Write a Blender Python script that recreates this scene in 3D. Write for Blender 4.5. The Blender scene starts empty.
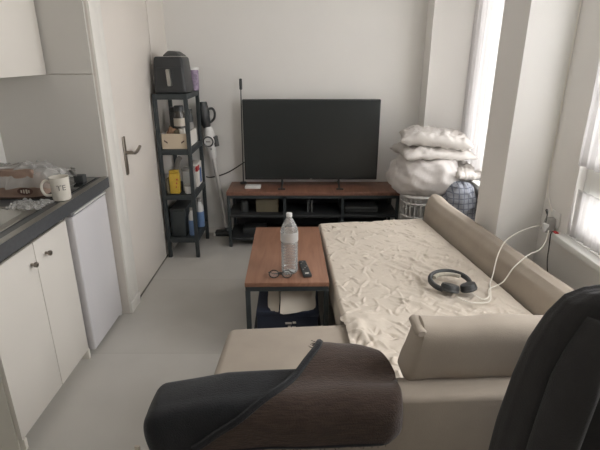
import bpy, bmesh, math, random
from mathutils import Vector, Matrix, noise

random.seed(7)
C = bpy.context.scene.collection
PI = math.pi

# ------------------------------------------------------------------ materials
def lin(c):
    return tuple(((v / 255) / 12.92 if v / 255 <= 0.04045 else ((v / 255 + 0.055) / 1.055) ** 2.4) for v in c)

def mat(name, rgb, rough=0.6, metal=0.0, var=0.06, vscale=6.0, bump=0.0, bscale=80.0, spec=0.5, sheen=0.0, coat=0.0):
    m = bpy.data.materials.new(name)
    m.use_nodes = True
    nt = m.node_tree
    b = nt.nodes['Principled BSDF']
    col = lin(rgb)
    tc = nt.nodes.new('ShaderNodeTexCoord')
    nz = nt.nodes.new('ShaderNodeTexNoise')
    nz.inputs['Scale'].default_value = vscale
    nz.inputs['Detail'].default_value = 4
    nt.links.new(tc.outputs['Object'], nz.inputs['Vector'])
    rp = nt.nodes.new('ShaderNodeValToRGB')
    rp.color_ramp.elements[0].position = 0.3
    rp.color_ramp.elements[1].position = 0.7
    rp.color_ramp.elements[0].color = (*[v * (1 - var) for v in col], 1)
    rp.color_ramp.elements[1].color = (*[min(1, v * (1 + var)) for v in col], 1)
    nt.links.new(nz.outputs['Fac'], rp.inputs['Fac'])
    nt.links.new(rp.outputs['Color'], b.inputs['Base Color'])
    b.inputs['Roughness'].default_value = rough
    b.inputs['Metallic'].default_value = metal
    b.inputs['Specular IOR Level'].default_value = spec
    if sheen:
        b.inputs['Sheen Weight'].default_value = sheen
    if coat:
        b.inputs['Coat Weight'].default_value = coat
    if bump:
        n2 = nt.nodes.new('ShaderNodeTexNoise')
        n2.inputs['Scale'].default_value = bscale
        n2.inputs['Detail'].default_value = 3
        nt.links.new(tc.outputs['Object'], n2.inputs['Vector'])
        bp = nt.nodes.new('ShaderNodeBump')
        bp.inputs['Strength'].default_value = bump
        bp.inputs['Distance'].default_value = 0.01
        nt.links.new(n2.outputs['Fac'], bp.inputs['Height'])
        nt.links.new(bp.outputs['Normal'], b.inputs['Normal'])
    return m

def floor_mat():
    m = mat('floor_tile', (194, 191, 185), rough=0.42, var=0.07, vscale=1.6, spec=0.4)
    nt = m.node_tree
    b = nt.nodes['Principled BSDF']
    tc = [n for n in nt.nodes if n.type == 'TEX_COORD'][0]
    mp = nt.nodes.new('ShaderNodeMapping')
    mp.inputs['Location'].default_value = (0.02, -0.38, 0)
    nt.links.new(tc.outputs['Object'], mp.inputs['Vector'])
    br = nt.nodes.new('ShaderNodeTexBrick')
    br.offset = 0.5
    br.inputs['Scale'].default_value = 1.0
    br.inputs['Brick Width'].default_value = 2.6
    br.inputs['Row Height'].default_value = 0.9
    br.inputs['Mortar Size'].default_value = 0.0025
    br.inputs['Mortar Smooth'].default_value = 0.3
    br.inputs['Color1'].default_value = (1, 1, 1, 1)
    br.inputs['Color2'].default_value = (0.93, 0.93, 0.92, 1)
    br.inputs['Mortar'].default_value = (0.82, 0.81, 0.79, 1)
    nt.links.new(mp.outputs['Vector'], br.inputs['Vector'])
    mx = nt.nodes.new('ShaderNodeMix')
    mx.data_type = 'RGBA'
    mx.blend_type = 'MULTIPLY'
    mx.inputs['Factor'].default_value = 1.0
    rp = [n for n in nt.nodes if n.type == 'VALTORGB'][0]
    nt.links.new(rp.outputs['Color'], mx.inputs['A'])
    nt.links.new(br.outputs['Color'], mx.inputs['B'])
    nt.links.new(mx.outputs['Result'], b.inputs['Base Color'])
    return m

def wood_mat(name, dark, light):
    m = mat(name, dark, rough=0.42, var=0.0, spec=0.5)
    nt = m.node_tree
    b = nt.nodes['Principled BSDF']
    tc = [n for n in nt.nodes if n.type == 'TEX_COORD'][0]
    mp = nt.nodes.new('ShaderNodeMapping')
    mp.inputs['Scale'].default_value = (9, 0.9, 9)
    nt.links.new(tc.outputs['Object'], mp.inputs['Vector'])
    nz = nt.nodes.new('ShaderNodeTexNoise')
    nz.inputs['Scale'].default_value = 2.6
    nz.inputs['Detail'].default_value = 6
    nz.inputs['Distortion'].default_value = 1.2
    nt.links.new(mp.outputs['Vector'], nz.inputs['Vector'])
    # knots
    vo = nt.nodes.new('ShaderNodeTexVoronoi')
    vo.inputs['Scale'].default_value = 4.3
    nt.links.new(tc.outputs['Object'], vo.inputs['Vector'])
    kr = nt.nodes.new('ShaderNodeValToRGB')
    kr.color_ramp.elements[0].position = 0.03
    kr.color_ramp.elements[0].color = (0.45, 0.4, 0.38, 1)
    kr.color_ramp.elements[1].position = 0.09
    kr.color_ramp.elements[1].color = (1, 1, 1, 1)
    nt.links.new(vo.outputs['Distance'], kr.inputs['Fac'])
    rp = nt.nodes.new('ShaderNodeValToRGB')
    rp.color_ramp.elements[0].position = 0.3
    rp.color_ramp.elements[0].color = (*lin(dark), 1)
    rp.color_ramp.elements[1].position = 0.72
    rp.color_ramp.elements[1].color = (*lin(light), 1)
    nt.links.new(nz.outputs['Fac'], rp.inputs['Fac'])
    mx = nt.nodes.new('ShaderNodeMix')
    mx.data_type = 'RGBA'
    mx.blend_type = 'MULTIPLY'
    mx.inputs['Factor'].default_value = 1.0
    nt.links.new(rp.outputs['Color'], mx.inputs['A'])
    nt.links.new(kr.outputs['Color'], mx.inputs['B'])
    nt.links.new(mx.outputs['Result'], b.inputs['Base Color'])
    return m

def plaid_mat():
    m = mat('plaid_cotton', (140, 143, 150), rough=0.9, var=0.05, spec=0.2)
    nt = m.node_tree
    b = nt.nodes['Principled BSDF']
    tc = [n for n in nt.nodes if n.type == 'TEX_COORD'][0]
    rp = [n for n in nt.nodes if n.type == 'VALTORGB'][0]
    last = rp.outputs['Color']
    for ax in ('X', 'Z'):
        sp = nt.nodes.new('ShaderNodeSeparateXYZ')
        nt.links.new(tc.outputs['Object'], sp.inputs[0])
        mu = nt.nodes.new('ShaderNodeMath'); mu.operation = 'MULTIPLY'; mu.inputs[1].default_value = 27.0
        nt.links.new(sp.outputs[ax], mu.inputs[0])
        fr = nt.nodes.new('ShaderNodeMath'); fr.operation = 'FRACT'
        nt.links.new(mu.outputs[0], fr.inputs[0])
        lt = nt.nodes.new('ShaderNodeMath'); lt.operation = 'LESS_THAN'; lt.inputs[1].default_value = 0.2
        nt.links.new(fr.outputs[0], lt.inputs[0])
        mx = nt.nodes.new('ShaderNodeMix'); mx.data_type = 'RGBA'
        nt.links.new(lt.outputs[0], mx.inputs['Factor'])
        nt.links.new(last, mx.inputs['A'])
        mx.inputs['B'].default_value = (*lin((104, 108, 120)), 1)
        last = mx.outputs['Result']
    nt.links.new(last, b.inputs['Base Color'])
    return m

def clear_mat(name, tint=(1, 1, 1), amount=0.8, rough=0.08, white=0.0, bump=0.0):
    """thin clear plastic / pane: see-through with a glossy skin, optionally a little milky"""
    m = bpy.data.materials.new(name)
    m.use_nodes = True
    nt = m.node_tree
    nt.nodes.clear()
    out = nt.nodes.new('ShaderNodeOutputMaterial')
    tr = nt.nodes.new('ShaderNodeBsdfTransparent')
    tr.inputs['Color'].default_value = (*tint, 1)
    gl = nt.nodes.new('ShaderNodeBsdfGlossy')
    gl.inputs['Roughness'].default_value = rough
    df = nt.nodes.new('ShaderNodeBsdfDiffuse')
    df.inputs['Color'].default_value = (0.82, 0.82, 0.8, 1)
    lw = nt.nodes.new('ShaderNodeLayerWeight')
    lw.inputs['Blend'].default_value = 1 - amount
    m1 = nt.nodes.new('ShaderNodeMixShader')
    nt.links.new(lw.outputs['Fresnel'], m1.inputs[0])
    nt.links.new(tr.outputs[0], m1.inputs[1])
    nt.links.new(gl.outputs[0], m1.inputs[2])
    m2 = nt.nodes.new('ShaderNodeMixShader')
    m2.inputs[0].default_value = white
    nt.links.new(m1.outputs[0], m2.inputs[1])
    nt.links.new(df.outputs[0], m2.inputs[2])
    nt.links.new(m2.outputs[0], out.inputs[0])
    if bump:
        n2 = nt.nodes.new('ShaderNodeTexNoise'); n2.inputs['Scale'].default_value = 30
        bp = nt.nodes.new('ShaderNodeBump'); bp.inputs['Strength'].default_value = bump
        nt.links.new(n2.outputs['Fac'], bp.inputs['Height'])
        nt.links.new(bp.outputs['Normal'], gl.inputs['Normal'])
    return m

def sheer_mat(name, see=0.35):
    m = bpy.data.materials.new(name)
    m.use_nodes = True
    nt = m.node_tree
    nt.nodes.clear()
    out = nt.nodes.new('ShaderNodeOutputMaterial')
    tr = nt.nodes.new('ShaderNodeBsdfTransparent')
    tl = nt.nodes.new('ShaderNodeBsdfTranslucent')
    tl.inputs['Color'].default_value = (0.56, 0.55, 0.545, 1)
    df = nt.nodes.new('ShaderNodeBsdfDiffuse')
    df.inputs['Color'].default_value = (0.86, 0.84, 0.83, 1)
    wv = nt.nodes.new('ShaderNodeTexNoise'); wv.inputs['Scale'].default_value = 60
    m1 = nt.nodes.new('ShaderNodeMixShader'); m1.inputs[0].default_value = 0.4
    nt.links.new(tl.outputs[0], m1.inputs[1]); nt.links.new(df.outputs[0], m1.inputs[2])
    mr = nt.nodes.new('ShaderNodeMapRange')
    mr.inputs['To Min'].default_value = 1 - see - 0.1
    mr.inputs['To Max'].default_value = 1 - see + 0.1
    nt.links.new(wv.outputs['Fac'], mr.inputs['Value'])
    m2 = nt.nodes.new('ShaderNodeMixShader')
    nt.links.new(mr.outputs[0], m2.inputs[0])
    nt.links.new(tr.outputs[0], m2.inputs[1]); nt.links.new(m1.outputs[0], m2.inputs[2])
    nt.links.new(m2.outputs[0], out.inputs[0])
    return m

M = {}
M['wall'] = mat('wall_paint', (231, 229, 225), rough=0.85, var=0.015, vscale=2, bump=0.05, bscale=120, spec=0.2)
M['splash'] = mat('niche_panel', (204, 201, 195), rough=0.6, var=0.02, vscale=2, spec=0.3)
M['ceiling'] = mat('ceiling_paint', (234, 232, 229), rough=0.9, var=0.01)
M['floor'] = floor_mat()
M['door'] = mat('door_paint', (218, 211, 203), rough=0.5, var=0.015, vscale=2)
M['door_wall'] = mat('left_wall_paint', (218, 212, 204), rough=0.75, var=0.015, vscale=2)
M['casing'] = mat('casing_paint', (226, 223, 216), rough=0.45, var=0.015)
M['grey_strip'] = mat('grey_door_strip', (120, 116, 108), rough=0.7)
M['cab'] = mat('cabinet_laminate', (224, 219, 211), rough=0.4, var=0.015, vscale=3)
M['cab_edge'] = mat('cabinet_edge', (228, 224, 214), rough=0.45, var=0.02)
M['fridge'] = mat('fridge_enamel', (212, 210, 212), rough=0.3, var=0.01)
M['fridge_grey'] = mat('fridge_grey_plastic', (140, 140, 142), rough=0.4)
M['top'] = mat('worktop_laminate', (80, 82, 84), rough=0.32, var=0.12, vscale=60)
M['steel'] = mat('brushed_steel', (180, 178, 172), rough=0.32, metal=1.0, var=0.05, vscale=30)
M['wand'] = mat('bright_tube', (214, 212, 208), rough=0.3, metal=0.55, var=0.03)
M['nickel'] = mat('satin_nickel', (150, 142, 132), rough=0.35, metal=0.9)
M['black_glass'] = mat('black_glass', (26, 28, 30), rough=0.12, var=0.05, coat=0.5)
M['ceramic'] = mat('white_ceramic', (222, 217, 206), rough=0.25, var=0.02)
M['print_grey'] = mat('grey_print', (120, 116, 110), rough=0.5)
M['brown_paper'] = mat('brown_paper', (142, 120, 106), rough=0.85, var=0.08, vscale=9, bump=0.2, bscale=20)
M['label_dark'] = mat('dark_label', (92, 66, 58), rough=0.6)
M['label_light'] = mat('pale_label', (205, 196, 182), rough=0.6)
M['film'] = clear_mat('crumpled_film', amount=0.85, rough=0.4, white=0.34, bump=0.2)
M['black_metal'] = mat('black_metal', (52, 58, 60), rough=0.5, metal=0.0, var=0.06)  # blacks here and below lifted in colour to stand in for haze
M['black_plastic'] = mat('black_plastic', (52, 54, 55), rough=0.42, var=0.05)
M['black_plastic2'] = mat('dark_grey_plastic', (70, 72, 72), rough=0.5, var=0.05)
M['screen'] = mat('tv_screen', (40, 44, 44), rough=0.28, var=0.03, vscale=2, spec=0.5)
M['bezel'] = mat('tv_bezel', (44, 45, 46), rough=0.4)
M['wood'] = wood_mat('red_brown_board', (130, 92, 72), (154, 114, 92))
M['wood_dark'] = wood_mat('dark_red_board', (118, 82, 66), (142, 102, 84))
M['mesh_shelf'] = mat('dark_shelf', (46, 48, 50), rough=0.6)
M['white_plastic'] = mat('white_plastic', (220, 219, 216), rough=0.35, var=0.02)
M['cream_box'] = mat('cream_card', (216, 200, 176), rough=0.75, var=0.04)
M['white_card'] = mat('white_card', (224, 220, 212), rough=0.75, var=0.03)
M['tan_card'] = mat('tan_card', (120, 112, 92), rough=0.8)
M['yellow'] = mat('yellow_tin', (206, 172, 66), rough=0.5, var=0.12, vscale=25)
M['red'] = mat('red_print', (182, 60, 58), rough=0.5)
M['blue'] = mat('blue_print', (70, 104, 160), rough=0.5, var=0.1)
M['purple'] = mat('purple_print', (146, 130, 152), rough=0.5, var=0.35, vscale=45)
M['amber'] = mat('brown_packet', (142, 110, 84), rough=0.6, var=0.25, vscale=40)
M['jar_glass'] = mat('dark_jar', (78, 74, 68), rough=0.2, var=0.15, vscale=12)
M['grey_plastic'] = mat('grey_plastic', (150, 148, 144), rough=0.45)
M['clear_grey'] = clear_mat('smoky_plastic', tint=(0.8, 0.82, 0.82), amount=0.7, rough=0.15, white=0.3)
M['bottle_blue'] = mat('blue_bottle', (112, 140, 182), rough=0.3, var=0.1, vscale=20)
M['navy_card'] = mat('navy_card', (44, 52, 70), rough=0.5, var=0.08)
M['sofa'] = mat('beige_upholstery', (168, 157, 144), rough=0.92, var=0.05, vscale=9, bump=0.12, bscale=350, spec=0.15, sheen=0.15)
M['sheet'] = mat('cream_cotton', (207, 197, 184), rough=0.9, var=0.03, vscale=5, bump=0.3, bscale=38, spec=0.15)
M['duvet'] = mat('white_cotton', (200, 195, 192), rough=0.9, var=0.02, bump=0.25, bscale=22, spec=0.15)
M['pillow'] = mat('pillow_cotton', (196, 191, 186), rough=0.9, var=0.02, bump=0.35, bscale=26, spec=0.15)
M['plaid'] = plaid_mat()
M['throw_black'] = mat('black_wool', (42, 43, 45), rough=0.95, var=0.12, vscale=30, bump=0.4, bscale=260, spec=0.1, sheen=0.2)
M['throw_brown'] = mat('brown_wool', (72, 59, 53), rough=0.95, var=0.18, vscale=40, bump=0.45, bscale=240, spec=0.1, sheen=0.25)
def weave(m):
    nt = m.node_tree
    tc = [n for n in nt.nodes if n.type == 'TEX_COORD'][0]
    rp = [n for n in nt.nodes if n.type == 'VALTORGB'][0]
    mp = nt.nodes.new('ShaderNodeMapping'); mp.inputs['Scale'].default_value = (14, 190, 190)
    nt.links.new(tc.outputs['Object'], mp.inputs['Vector'])
    nz = nt.nodes.new('ShaderNodeTexNoise'); nz.inputs['Scale'].default_value = 1.6; nz.inputs['Detail'].default_value = 3
    nt.links.new(mp.outputs['Vector'], nz.inputs['Vector'])
    nt.links.new(nz.outputs['Fac'], rp.inputs['Fac'])
    rp.color_ramp.elements[0].color = (*lin((66, 55, 50)), 1); rp.color_ramp.elements[0].position = 0.38
    rp.color_ramp.elements[1].color = (*lin((84, 70, 62)), 1); rp.color_ramp.elements[1].position = 0.68
weave(M['throw_brown'])
M['coat'] = mat('charcoal_cloth', (57, 56, 56), rough=0.9, var=0.08, vscale=14, bump=0.2, bscale=220, spec=0.12, sheen=0.15)
M['chair_metal'] = mat('chair_metal', (60, 60, 62), rough=0.4, metal=0.6)
M['cable_white'] = mat('white_cable', (228, 224, 214), rough=0.5)
M['cable_black'] = mat('black_cable', (48, 46, 44), rough=0.5)
M['upvc'] = mat('window_upvc', (226, 226, 222), rough=0.35, var=0.01)
def pane_mat():
    m = bpy.data.materials.new('window_glass')
    m.use_nodes = True
    nt = m.node_tree
    nt.nodes.clear()
    out = nt.nodes.new('ShaderNodeOutputMaterial')
    tr = nt.nodes.new('ShaderNodeBsdfTransparent'); tr.inputs['Color'].default_value = (0.98, 0.975, 0.97, 1)
    gl = nt.nodes.new('ShaderNodeBsdfGlossy'); gl.inputs['Roughness'].default_value = 0.03
    mx = nt.nodes.new('ShaderNodeMixShader'); mx.inputs[0].default_value = 0.05
    nt.links.new(tr.outputs[0], mx.inputs[1]); nt.links.new(gl.outputs[0], mx.inputs[2])
    nt.links.new(mx.outputs[0], out.inputs[0])
    return m
M['pane'] = pane_mat()
M['sheer'] = sheer_mat('sheer_voile', 0.10)
M['sheer_thick'] = sheer_mat('white_voile', 0.12)
M['lens'] = clear_mat('lens', amount=0.85, rough=0.03, white=0.06)
M['cushion_foam'] = mat('headband_pad', (176, 170, 156), rough=0.8, var=0.15, vscale=60)

def bottle_mat():
    m = bpy.data.materials.new('water_bottle_plastic')
    m.use_nodes = True
    b = m.node_tree.nodes['Principled BSDF']
    b.inputs['Base Color'].default_value = (0.97, 0.98, 0.98, 1)
    b.inputs['Transmission Weight'].default_value = 0.93
    b.inputs['Roughness'].default_value = 0.07
    b.inputs['IOR'].default_value = 1.22
    nz = m.node_tree.nodes.new('ShaderNodeTexNoise'); nz.inputs['Scale'].default_value = 40
    bp = m.node_tree.nodes.new('ShaderNodeBump'); bp.inputs['Strength'].default_value = 0.1
    m.node_tree.links.new(nz.outputs['Fac'], bp.inputs['Height'])
    m.node_tree.links.new(bp.outputs['Normal'], b.inputs['Normal'])
    return m
M['bottle'] = clear_mat('water_bottle_plastic', tint=(0.95, 0.97, 0.97), amount=0.68, rough=0.12, white=0.17, bump=0.15)
M['bottle_label'] = clear_mat('bottle_label_film', amount=0.7, rough=0.3, white=0.42)

# ------------------------------------------------------------------ mesh helpers
def nbm():
    return bmesh.new()

def add_prism(bm, pts, z0, z1, bev=0.0, seg=2):
    n = len(pts)
    lo = [bm.verts.new((p[0], p[1], z0)) for p in pts]
    hi = [bm.verts.new((p[0], p[1], z1)) for p in pts]
    fs = [bm.faces.new(lo[::-1]), bm.faces.new(hi)]
    for i in range(n):
        j = (i + 1) % n
        fs.append(bm.faces.new((lo[i], lo[j], hi[j], hi[i])))
    bmesh.ops.recalc_face_normals(bm, faces=fs)
    if bev:
        es = list({e for f in fs for e in f.edges})
        bmesh.ops.bevel(bm, geom=es, offset=bev, segments=seg, affect='EDGES', profile=0.5)
    return bm

def add_box(bm, x0, x1, y0, y1, z0, z1, bev=0.0, seg=2):
    return add_prism(bm, [(x0, y0), (x1, y0), (x1, y1), (x0, y1)], z0, z1, bev, seg)

def add_hull(bm, pts8, bev=0.0, seg=2):
    """eight points: bottom four (ccw) then top four"""
    v = [bm.verts.new(p) for p in pts8]
    fs = [bm.faces.new(v[3::-1]), bm.faces.new(v[4:])]
    for i in range(4):
        j = (i + 1) % 4
        fs.append(bm.faces.new((v[i], v[j], v[4 + j], v[4 + i])))
    bmesh.ops.recalc_face_normals(bm, faces=fs)
    if bev:
        es = list({e for f in fs for e in f.edges})
        bmesh.ops.bevel(bm, geom=es, offset=bev, segments=seg, affect='EDGES', profile=0.5)
    return bm

def smooth_path(pts, n=6):
    P = [Vector(p) for p in pts]
    out = []
    for i in range(len(P) - 1):
        p0 = P[max(i - 1, 0)]; p1 = P[i]; p2 = P[i + 1]; p3 = P[min(i + 2, len(P) - 1)]
        for k in range(n):
            t = k / n
            out.append(0.5 * ((2 * p1) + (p2 - p0) * t + (2 * p0 - 5 * p1 + 4 * p2 - p3) * t * t + (3 * p1 - p0 - 3 * p2 + p3) * t ** 3))
    out.append(P[-1])
    return out

def add_tube(bm, pts, r, seg=8, closed=False, flat=1.0, up=None):
    P = [Vector(p) for p in pts]
    n = len(P)
    rr = r if isinstance(r, (list, tuple)) else [r] * n
    rings = []
    prev = None
    for i in range(n):
        a = P[(i - 1) % n] if (closed or i > 0) else P[i]
        b = P[(i + 1) % n] if (closed or i < n - 1) else P[i]
        t = (b - a)
        if t.length < 1e-9: t = Vector((0, 0, 1))
        t.normalize()
        if prev is None:
            ref = Vector(up) if up else (Vector((0, 0, 1)) if abs(t.z) < 0.9 else Vector((1, 0, 0)))
            s = t.cross(ref).normalized()
        else:
            s = (prev - t * prev.dot(t)).normalized()
        prev = s
        w = s.cross(t)
        rings.append([bm.verts.new(P[i] + (s * math.cos(2 * PI * k / seg) + w * flat * math.sin(2 * PI * k / seg)) * rr[i]) for k in range(seg)])
    fs = []
    for i in range(n if closed else n - 1):
        A = rings[i]; B = rings[(i + 1) % n]
        for k in range(seg):
            fs.append(bm.faces.new((A[k], A[(k + 1) % seg], B[(k + 1) % seg], B[k])))
    if not closed:
        fs.append(bm.faces.new(rings[0][::-1])); fs.append(bm.faces.new(rings[-1]))
    bmesh.ops.recalc_face_normals(bm, faces=fs)
    return bm

def add_lathe(bm, prof, c=(0, 0, 0), seg=24, axis='Z', cap=True):
    c = Vector(c)
    def pt(r, h, a):
        if axis == 'Z': return c + Vector((r * math.cos(a), r * math.sin(a), h))
        if axis == 'Y': return c + Vector((r * math.cos(a), h, r * math.sin(a)))
        return c + Vector((h, r * math.cos(a), r * math.sin(a)))
    rings = [[bm.verts.new(pt(max(r, 1e-5), h, 2 * PI * k / seg)) for k in range(seg)] for r, h in prof]
    fs = []
    for A, B in zip(rings, rings[1:]):
        for k in range(seg):
            fs.append(bm.faces.new((A[k], A[(k + 1) % seg], B[(k + 1) % seg], B[k])))
    if cap:
        fs.append(bm.faces.new(rings[0][::-1])); fs.append(bm.faces.new(rings[-1]))
    bmesh.ops.recalc_face_normals(bm, faces=fs)
    return bm

def add_grid(bm, f, nu, nv, wrap_u=False):
    V = [[bm.verts.new(f(i / nu, j / nv)) for j in range(nv + 1)] for i in range(nu if wrap_u else nu + 1)]
    for i in range(nu):
        i2 = (i + 1) % nu if wrap_u else i + 1
        for j in range(nv):
            bm.faces.new((V[i][j], V[i2][j], V[i2][j + 1], V[i][j + 1]))
    return bm

def add_pillow(bm, c, sx, sy, sz, rot=0.0, tilt=(0, 0), amp=0.012, seed=0.0, sag=0.0, n=40, edge=0.42):
    R = Matrix.Rotation(rot, 3, 'Z') @ Matrix.Rotation(tilt[0], 3, 'X') @ Matrix.Rotation(tilt[1], 3, 'Y')
    c = Vector(c)
    def side(sgn):
        def f(u, v):
            x, y = 2 * u - 1, 2 * v - 1
            tx, ty = max(0, 1 - abs(x) ** 3.2), max(0, 1 - abs(y) ** 3.2)
            h = (tx * ty) ** edge
            # corners stick out, sides draw in
            px = x * (1 - 0.07 * (1 - abs(y) ** 2)) ; py = y * (1 - 0.07 * (1 - abs(x) ** 2))
            q = Vector((px * sx, py * sy, 0))
            w = noise.noise(Vector((x * 3 + seed, y * 3, sgn * 2.0 + seed))) + 0.6 * noise.noise(Vector((x * 7, y * 7 + seed, sgn)))
            rad = 1 - abs(2 * noise.noise(Vector((x * 4 + seed, y * 4, 5 + sgn))))
            z = sgn * h * sz + (w * amp + (rad ** 4) * amp * 0.7 * sgn) * min(1, h * 1.5) - sag * (x * x + y * y) * 0.5
            return R @ (q + Vector((0, 0, z))) + c
        return f
    add_grid(bm, side(1), n, n)
    add_grid(bm, side(-1), n, n)
    bmesh.ops.remove_doubles(bm, verts=bm.verts, dist=0.0008)
    bmesh.ops.recalc_face_normals(bm, faces=bm.faces)
    return bm

def obj(name, bm, m, parent=None, smooth=38, kind=None, label=None, solid=0.0):
    me = bpy.data.meshes.new(name)
    xs = [v.co for v in bm.verts]
    if parent is not None:
        off = parent.matrix_world.translation.copy() if parent.parent is None else parent['_w']
        off = Vector(off)
    else:
        mn = Vector((min(v.x for v in xs), min(v.y for v in xs), min(v.z for v in xs)))
        mx = Vector((max(v.x for v in xs), max(v.y for v in xs), max(v.z for v in xs)))
        off = Vector(((mn.x + mx.x) / 2, (mn.y + mx.y) / 2, mn.z))
        if kind == 'structure':
            off = Vector((0, 0, 0))
    bmesh.ops.translate(bm, verts=bm.verts, vec=-off)
    bm.to_mesh(me); bm.free()
    me.materials.append(M[m] if isinstance(m, str) else m)
    o = bpy.data.objects.new(name, me)
    C.objects.link(o)
    if smooth:
        for p in me.polygons: p.use_smooth = True
        me.set_sharp_from_angle(angle=math.radians(smooth))
    if parent is not None:
        o.parent = parent
        o['_w'] = tuple(off)
    else:
        o.location = off
        o.matrix_world = Matrix.Translation(off)
    if solid:
        md = o.modifiers.new('thickness', 'SOLIDIFY'); md.thickness = solid; md.offset = 0
    if kind: o['kind'] = kind
    if label: o['label'] = label
    return o

def tag(o, label, cat, group=None):
    o['label'] = label; o['category'] = cat
    if group: o['group'] = group
    return o

def thing(name, label, cat, loc, group=None):
    o = bpy.data.objects.new(name, None)
    C.objects.link(o)
    o.location = loc
    o.matrix_world = Matrix.Translation(Vector(loc))
    o.empty_display_size = 0.05
    return tag(o, label, cat, group)

def box_obj(name, m, dims, parent=None, bev=0.0, seg=2, **k):
    return obj(name, add_box(nbm(), *dims, bev=bev, seg=seg), m, parent, **k)

def text_bm(s, size, fn, thick=0.0006):
    cu = bpy.data.curves.new('t', 'FONT'); cu.body = s; cu.size = size; cu.align_x = 'CENTER'; cu.align_y = 'CENTER'; cu.extrude = thick
    to = bpy.data.objects.new('t', cu); C.objects.link(to)
    dg = bpy.context.evaluated_depsgraph_get(); dg.update()
    me = bpy.data.meshes.new_from_object(to.evaluated_get(dg))
    bm = nbm(); bm.from_mesh(me)
    for v in bm.verts: v.co = Vector(fn(v.co))
    bpy.data.objects.remove(to); bpy.data.curves.remove(cu); bpy.data.meshes.remove(me)
    return bm

# ------------------------------------------------------------------ room shell
XL, XN, XR = -1.085, -1.657, 1.40      # door wall, kitchen niche back, window wall
YB, YN, YR = 4.06, 2.60, -1.2          # back wall, niche end wall, rear wall
ZC = 2.5
S = 'structure'
box_obj('floor', 'floor', (-1.8, 1.6, YR - 0.1, YB + 0.1, -0.1, 0.0), kind=S, smooth=0)
box_obj('ceiling', 'ceiling', (-1.8, 1.75, YR - 0.1, YB + 0.1, ZC, ZC + 0.1), kind=S, smooth=0)
bm = nbm()
add_box(bm, XL - 0.1, 1.75, YB, YB + 0.1, 0, ZC)
add_box(bm, 1.015, XR, 3.86, YB + 0.001, 0, ZC)       # shallow column on the back wall
obj('wall_back', bm, 'wall', kind=S, smooth=0)
bm = nbm()
D0, D1, DH = 2.775, 3.62, 2.06         # door opening along the left wall
add_box(bm, XL - 0.10, XL - 0.002, D1 + 0.004, YB, 0, ZC)
add_box(bm, XL - 0.10, XL - 0.002, 2.60, D1 + 0.004, DH + 0.06, ZC)
add_box(bm, XN - 0.1, XL, YN, YN + 0.06, 0, ZC)           # end wall of the kitchen niche
obj('wall_left', bm, 'door_wall', kind=S, smooth=0)
box_obj('wall_kitchen', 'wall', (XN - 0.1, XN, YR, YN, 0, ZC), kind=S, smooth=0)
box_obj('wall_rear', 'wall', (XN - 0.1, 1.55, YR - 0.1, YR, 0, ZC), kind=S, smooth=0)
bm = nbm()                              # lining boards on the niche end wall, joint at cupboard height
add_box(bm, XN, XL - 0.012, YN - 0.012, YN - 0.0005, 0.90, 1.456, bev=0.002)
add_box(bm, XN, XL - 0.012, YN - 0.012, YN - 0.0005, 1.460, ZC, bev=0.002)
obj('trim_1', bm, 'splash', kind=S, smooth=0)

# right wall: near window, pillar, far window
W1 = (0.80, 2.285, 0.665, 2.25)         # near window y0 y1 z0 z1
W2 = (2.98, 3.78, 0.64, 2.25)           # far window
bm = nbm()
TH = 0.16
add_box(bm, XR, XR + TH, YR, W1[0], 0, ZC)
add_box(bm, XR, XR + TH, W1[0], W1[1], 0, W1[2])
add_box(bm, XR, XR + TH, W1[0], W1[1], W1[3], ZC)
add_box(bm, XR, XR + TH, W1[1], W2[0], 0, ZC)
add_box(bm, XR, XR + TH, W2[0], W2[1], 0, W2[2])
add_box(bm, XR, XR + TH, W2[0], W2[1], W2[3], ZC)
add_box(bm, XR, XR + TH, W2[1], YB, 0, ZC)
add_box(bm, 1.15, XR + 0.001, 2.55, 2.885, 0, ZC)          # pillar between the two windows
obj('wall_right', bm, 'wall', kind=S, smooth=0)

def window(name, y0, y1, z0, z1, xg, bars, posts):
    f = nbm()
    t = 0.055
    add_box(f, xg - 0.03, xg + 0.03, y0, y1, z0, z0 + t, bev=0.004)
    add_box(f, xg - 0.03, xg + 0.03, y0, y1, z1 - t, z1, bev=0.004)
    add_box(f, xg - 0.03, xg + 0.03, y0, y0 + t, z0, z1, bev=0.004)
    add_box(f, xg - 0.03, xg + 0.03, y1 - t, y1, z0, z1, bev=0.004)
    for (a, b) in bars: add_box(f, xg - 0.032, xg + 0.032, y0 + t, y1 - t, a, b, bev=0.004)
    for (a, b) in posts: add_box(f, xg - 0.031, xg + 0.031, a, b, z0 + t, z1 - t, bev=0.004)
    w = obj(name, f, 'upvc', kind=S)
    p = nbm()
    add_box(p, xg - 0.004, xg + 0.004, y0 + t, y1 - t, z0 + t, z1 - t)
    obj('pane', p, 'pane', w, smooth=0)
    return w
w1 = window('window_1', *W1, XR + 0.07, [(0.90, 1.06)], [(1.4, 1.48)])
w2 = window('window_2', *W2, XR + 0.08, [], [])
box_obj('trim_2', 'upvc', (1.345, XR + 0.045, 0.5, 2.34, 0.625, 0.662), bev=0.008, kind=S)   # near sill
box_obj('trim_3', 'upvc', (1.33, XR + 0.05, 2.89, 3.86, 0.60, 0.638), bev=0.008, kind=S)      # far sill
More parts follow.
